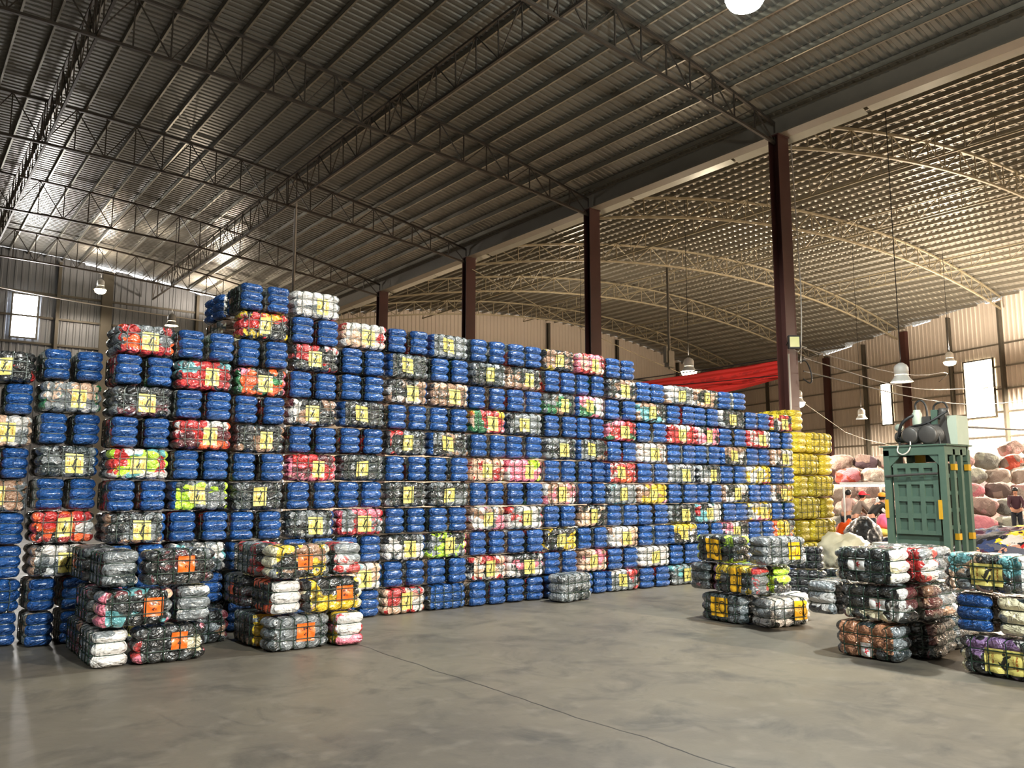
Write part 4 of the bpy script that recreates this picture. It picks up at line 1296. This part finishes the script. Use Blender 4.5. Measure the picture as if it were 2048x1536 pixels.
# ------------------------------------------------------------------ people
SKIN = plain('skin', (.78, .56, .45), .5, 0, .06)
HAIR = plain('black_hair', (.06, .055, .05), .5)
def skinned(name, joints, bones, mat, parent, sub=2):
    """one continuous surface grown over a skeleton: joints name -> (x, y, z, radius)"""
    names = list(joints)
    me = bpy.data.meshes.new(name)
    me.from_pydata([joints[n][:3] for n in names], [(names.index(a), names.index(b)) for a, b in bones], [])
    me.materials.append(mat)
    o = link(name, me, parent)
    md = o.modifiers.new('skin', 'SKIN'); md.use_smooth_shade = True
    for i, n in enumerate(names):
        r = joints[n][3]
        rr = r if isinstance(r, tuple) else (r, r)
        me.skin_vertices[0].data[i].radius = rr
        me.skin_vertices[0].data[i].use_root = (i == 0)
    s = o.modifiers.new('smooth', 'SUBSURF'); s.levels = sub; s.render_levels = sub
    return o
def person(px, D, z0, face, label, top, trousers, bend=0.0, reach=.5, cap=None, h=1.62, hair=True):
    """standing or bending figure; local +x is where it faces"""
    x, y = DV(px, D)
    k = h / 1.7
    root = thing('person', label, 'person', (x, y, z0), face)
    root.scale = (k, k, k)
    hip = Vector((0, 0, .92))
    def up(d, fwd=0, side=0):  # a point along the bent spine
        a = bend
        return hip + Vector((math.sin(a) * d + math.cos(a) * fwd, side, math.cos(a) * d - math.sin(a) * fwd))
    J = {}
    J['pelvis'] = (*hip, (.13, .10))
    J['waist'] = (*up(.18), (.125, .095)); J['chest'] = (*up(.38), (.15, .11)); J['neck0'] = (*up(.52), .075); J['neck1'] = (*up(.59, .01), .052)
    hd = bend * .5
    c = up(.59, .01)
    J['jaw'] = (*(c + Vector((.02 + .03 * math.sin(hd), 0, .06))), .068)
    J['skull'] = (*(c + Vector((.01 + .06 * math.sin(hd), 0, .15))), .088); J['crown'] = (*(c + Vector((.0 + .09 * math.sin(hd), 0, .21))), .06)
    J['nose'] = (*(c + Vector((.115, 0, .10))), .014)
    B = [('pelvis', 'waist'), ('waist', 'chest'), ('chest', 'neck0'), ('neck0', 'neck1'), ('neck1', 'jaw'), ('jaw', 'skull'), ('skull', 'crown'), ('jaw', 'nose')]
    for s, n in ((1, 'l'), (-1, 'r')):
        J['sh' + n] = (*up(.49, 0, s * .17), .055)
        J['ea' + n] = (*(c + Vector((.0, s * .092, .11))), .013); B.append(('skull', 'ea' + n))
        sh = up(.49, 0, s * .19)
        el = sh + Vector((.10 + .12 * reach, s * .05, -.26)); wr_ = el + Vector((.10 + .16 * reach, -s * .06, -.20 + .12 * reach))
        J['el' + n] = (*el, .040); J['wr' + n] = (*wr_, .027)
        dr = (wr_ - el).normalized()
        pm = wr_ + dr * .07
        J['pa' + n] = (*pm, (.036, .018))
        B += [('chest', 'sh' + n), ('sh' + n, 'el' + n), ('el' + n, 'wr' + n), ('wr' + n, 'pa' + n)]
        for f in range(4):
            off = Vector((0, (f - 1.5) * .018, 0))
            a = pm + dr * .045 + off; b = a + dr * (.045, .052, .048, .036)[f] + Vector((0, 0, -.012))
            J['f%s%da' % (n, f)] = (*a, .009); J['f%s%db' % (n, f)] = (*b, .008)
            B += [('pa' + n, 'f%s%da' % (n, f)), ('f%s%da' % (n, f), 'f%s%db' % (n, f))]
        th = wr_ + dr * .03 + Vector((0, -s * .045, .012)); J['t' + n] = (*th, .010); J['u' + n] = (*(th + dr * .04), .009)
        B += [('pa' + n, 't' + n), ('t' + n, 'u' + n)]
        J['hi' + n] = (.0, s * .09, .86, .095); J['kn' + n] = (.03, s * .10, .48, .062); J['an' + n] = (-.02, s * .10, .08, .042)
        J['to' + n] = (.13, s * .11, .035, .035)
        B += [('pelvis', 'hi' + n), ('hi' + n, 'kn' + n), ('kn' + n, 'an' + n), ('an' + n, 'to' + n)]
    skinned('body', J, B, SKIN, root)
    T = {'a': (*up(.0), (.16, .135)), 'b': (*up(.18), (.155, .125)), 'c': (*up(.38), (.175, .14)), 'd': (*up(.52), .095)}
    TB = [('a', 'b'), ('b', 'c'), ('c', 'd')]
    for s, n in ((1, 'l'), (-1, 'r')):
        T['s' + n] = (J['sh' + n][0], J['sh' + n][1], J['sh' + n][2], .078)
        T['e' + n] = (J['el' + n][0], J['el' + n][1], J['el' + n][2], .060); T['w' + n] = (J['wr' + n][0], J['wr' + n][1], J['wr' + n][2], .042)
        TB += [('c', 's' + n), ('s' + n, 'e' + n), ('e' + n, 'w' + n)]
    skinned('jacket', T, TB, top, root)
    T = {'p': (0, 0, .95, (.15, .125))}; TB = []
    for s, n in ((1, 'l'), (-1, 'r')):
        T['h' + n] = (0, s * .09, .84, .112); T['k' + n] = (.03, s * .10, .48, .080); T['a' + n] = (-.015, s * .10, .12, .062)
        TB += [('p', 'h' + n), ('h' + n, 'k' + n), ('k' + n, 'a' + n)]
    skinned('trousers', T, TB, trousers, root)
    for s in (1, -1):
        m = MB(); m.span((-.08, s * .105 - .045, 0), (.20, s * .105 + .045, .07)); m.obj('shoe', HAIR, root)
        m = MB(); m.lathe([(0, -.011), (.009, -.006), (.011, 0), (.009, .006), (0, .011)], tuple(c + Vector((.088, s * .036, .125))), 8); m.obj('eye', HAIR, root)
    m = MB(); m.box(tuple(c + Vector((.094, 0, .052))), (.012, .045, .010)); m.obj('mouth', plain('lips', (.55, .28, .26), .5), root)
    if hair:
        hc = c + Vector((-.012 + .06 * math.sin(hd), 0, .155))
        m = MB(); m.lathe([(.07, -.09), (.103, -.03), (.104, .03), (.085, .075), (.045, .100), (0, .106)], tuple(hc), 18); m.obj('hair', HAIR, root, True)
    if cap:
        hc = c + Vector((.0 + .06 * math.sin(hd), 0, .165))
        m = MB(); m.lathe([(.114, -.01), (.118, .02), (.112, .06), (.085, .095), (.04, .115), (0, .12)], tuple(hc), 20)
        m.box(tuple(hc + Vector((.15, 0, .0))), (.13, .15, .014), Matrix.Rotation(.15, 3, 'Y')); m.obj('cap', cap, root, True)
    return root
black = plain('black_jacket', (.10, .085, .085), .7, 0, .15)
dark = plain('dark_trousers', (.10, .11, .15), .8, 0, .15)
brown = plain('taupe_top', (.50, .44, .40), .8, 0, .12)
marn = plain('maroon_jumper', (.26, .14, .18), .8, 0, .12)
palep = plain('pale_blouse', (.80, .66, .62), .8, 0, .12)
view = R(90 - 37.4)
person(1737, 22.6, 0, view - R(80), 'worker in orange cap and black jacket bending over garments left of the press', black, dark, .75, .8, plain('orange_cap', (.97, .60, .16), .7), 1.58)
person(1706, 23.4, 0, view - R(95), 'worker in red cap and taupe top standing beside the yellow stack', brown, dark, .45, .5, plain('red_cap', (.90, .20, .26), .7), 1.52)
person(1689, 25.6, 0, view - R(60), 'dark-haired worker in pale blouse half hidden behind the yellow stack', palep, dark, .3, .6, None, 1.55)
person(2030, 28.4, 0.0, view + R(150), 'worker in maroon jumper standing by the sack heap near the right edge', marn, dark, .12, .6, None, 1.60)
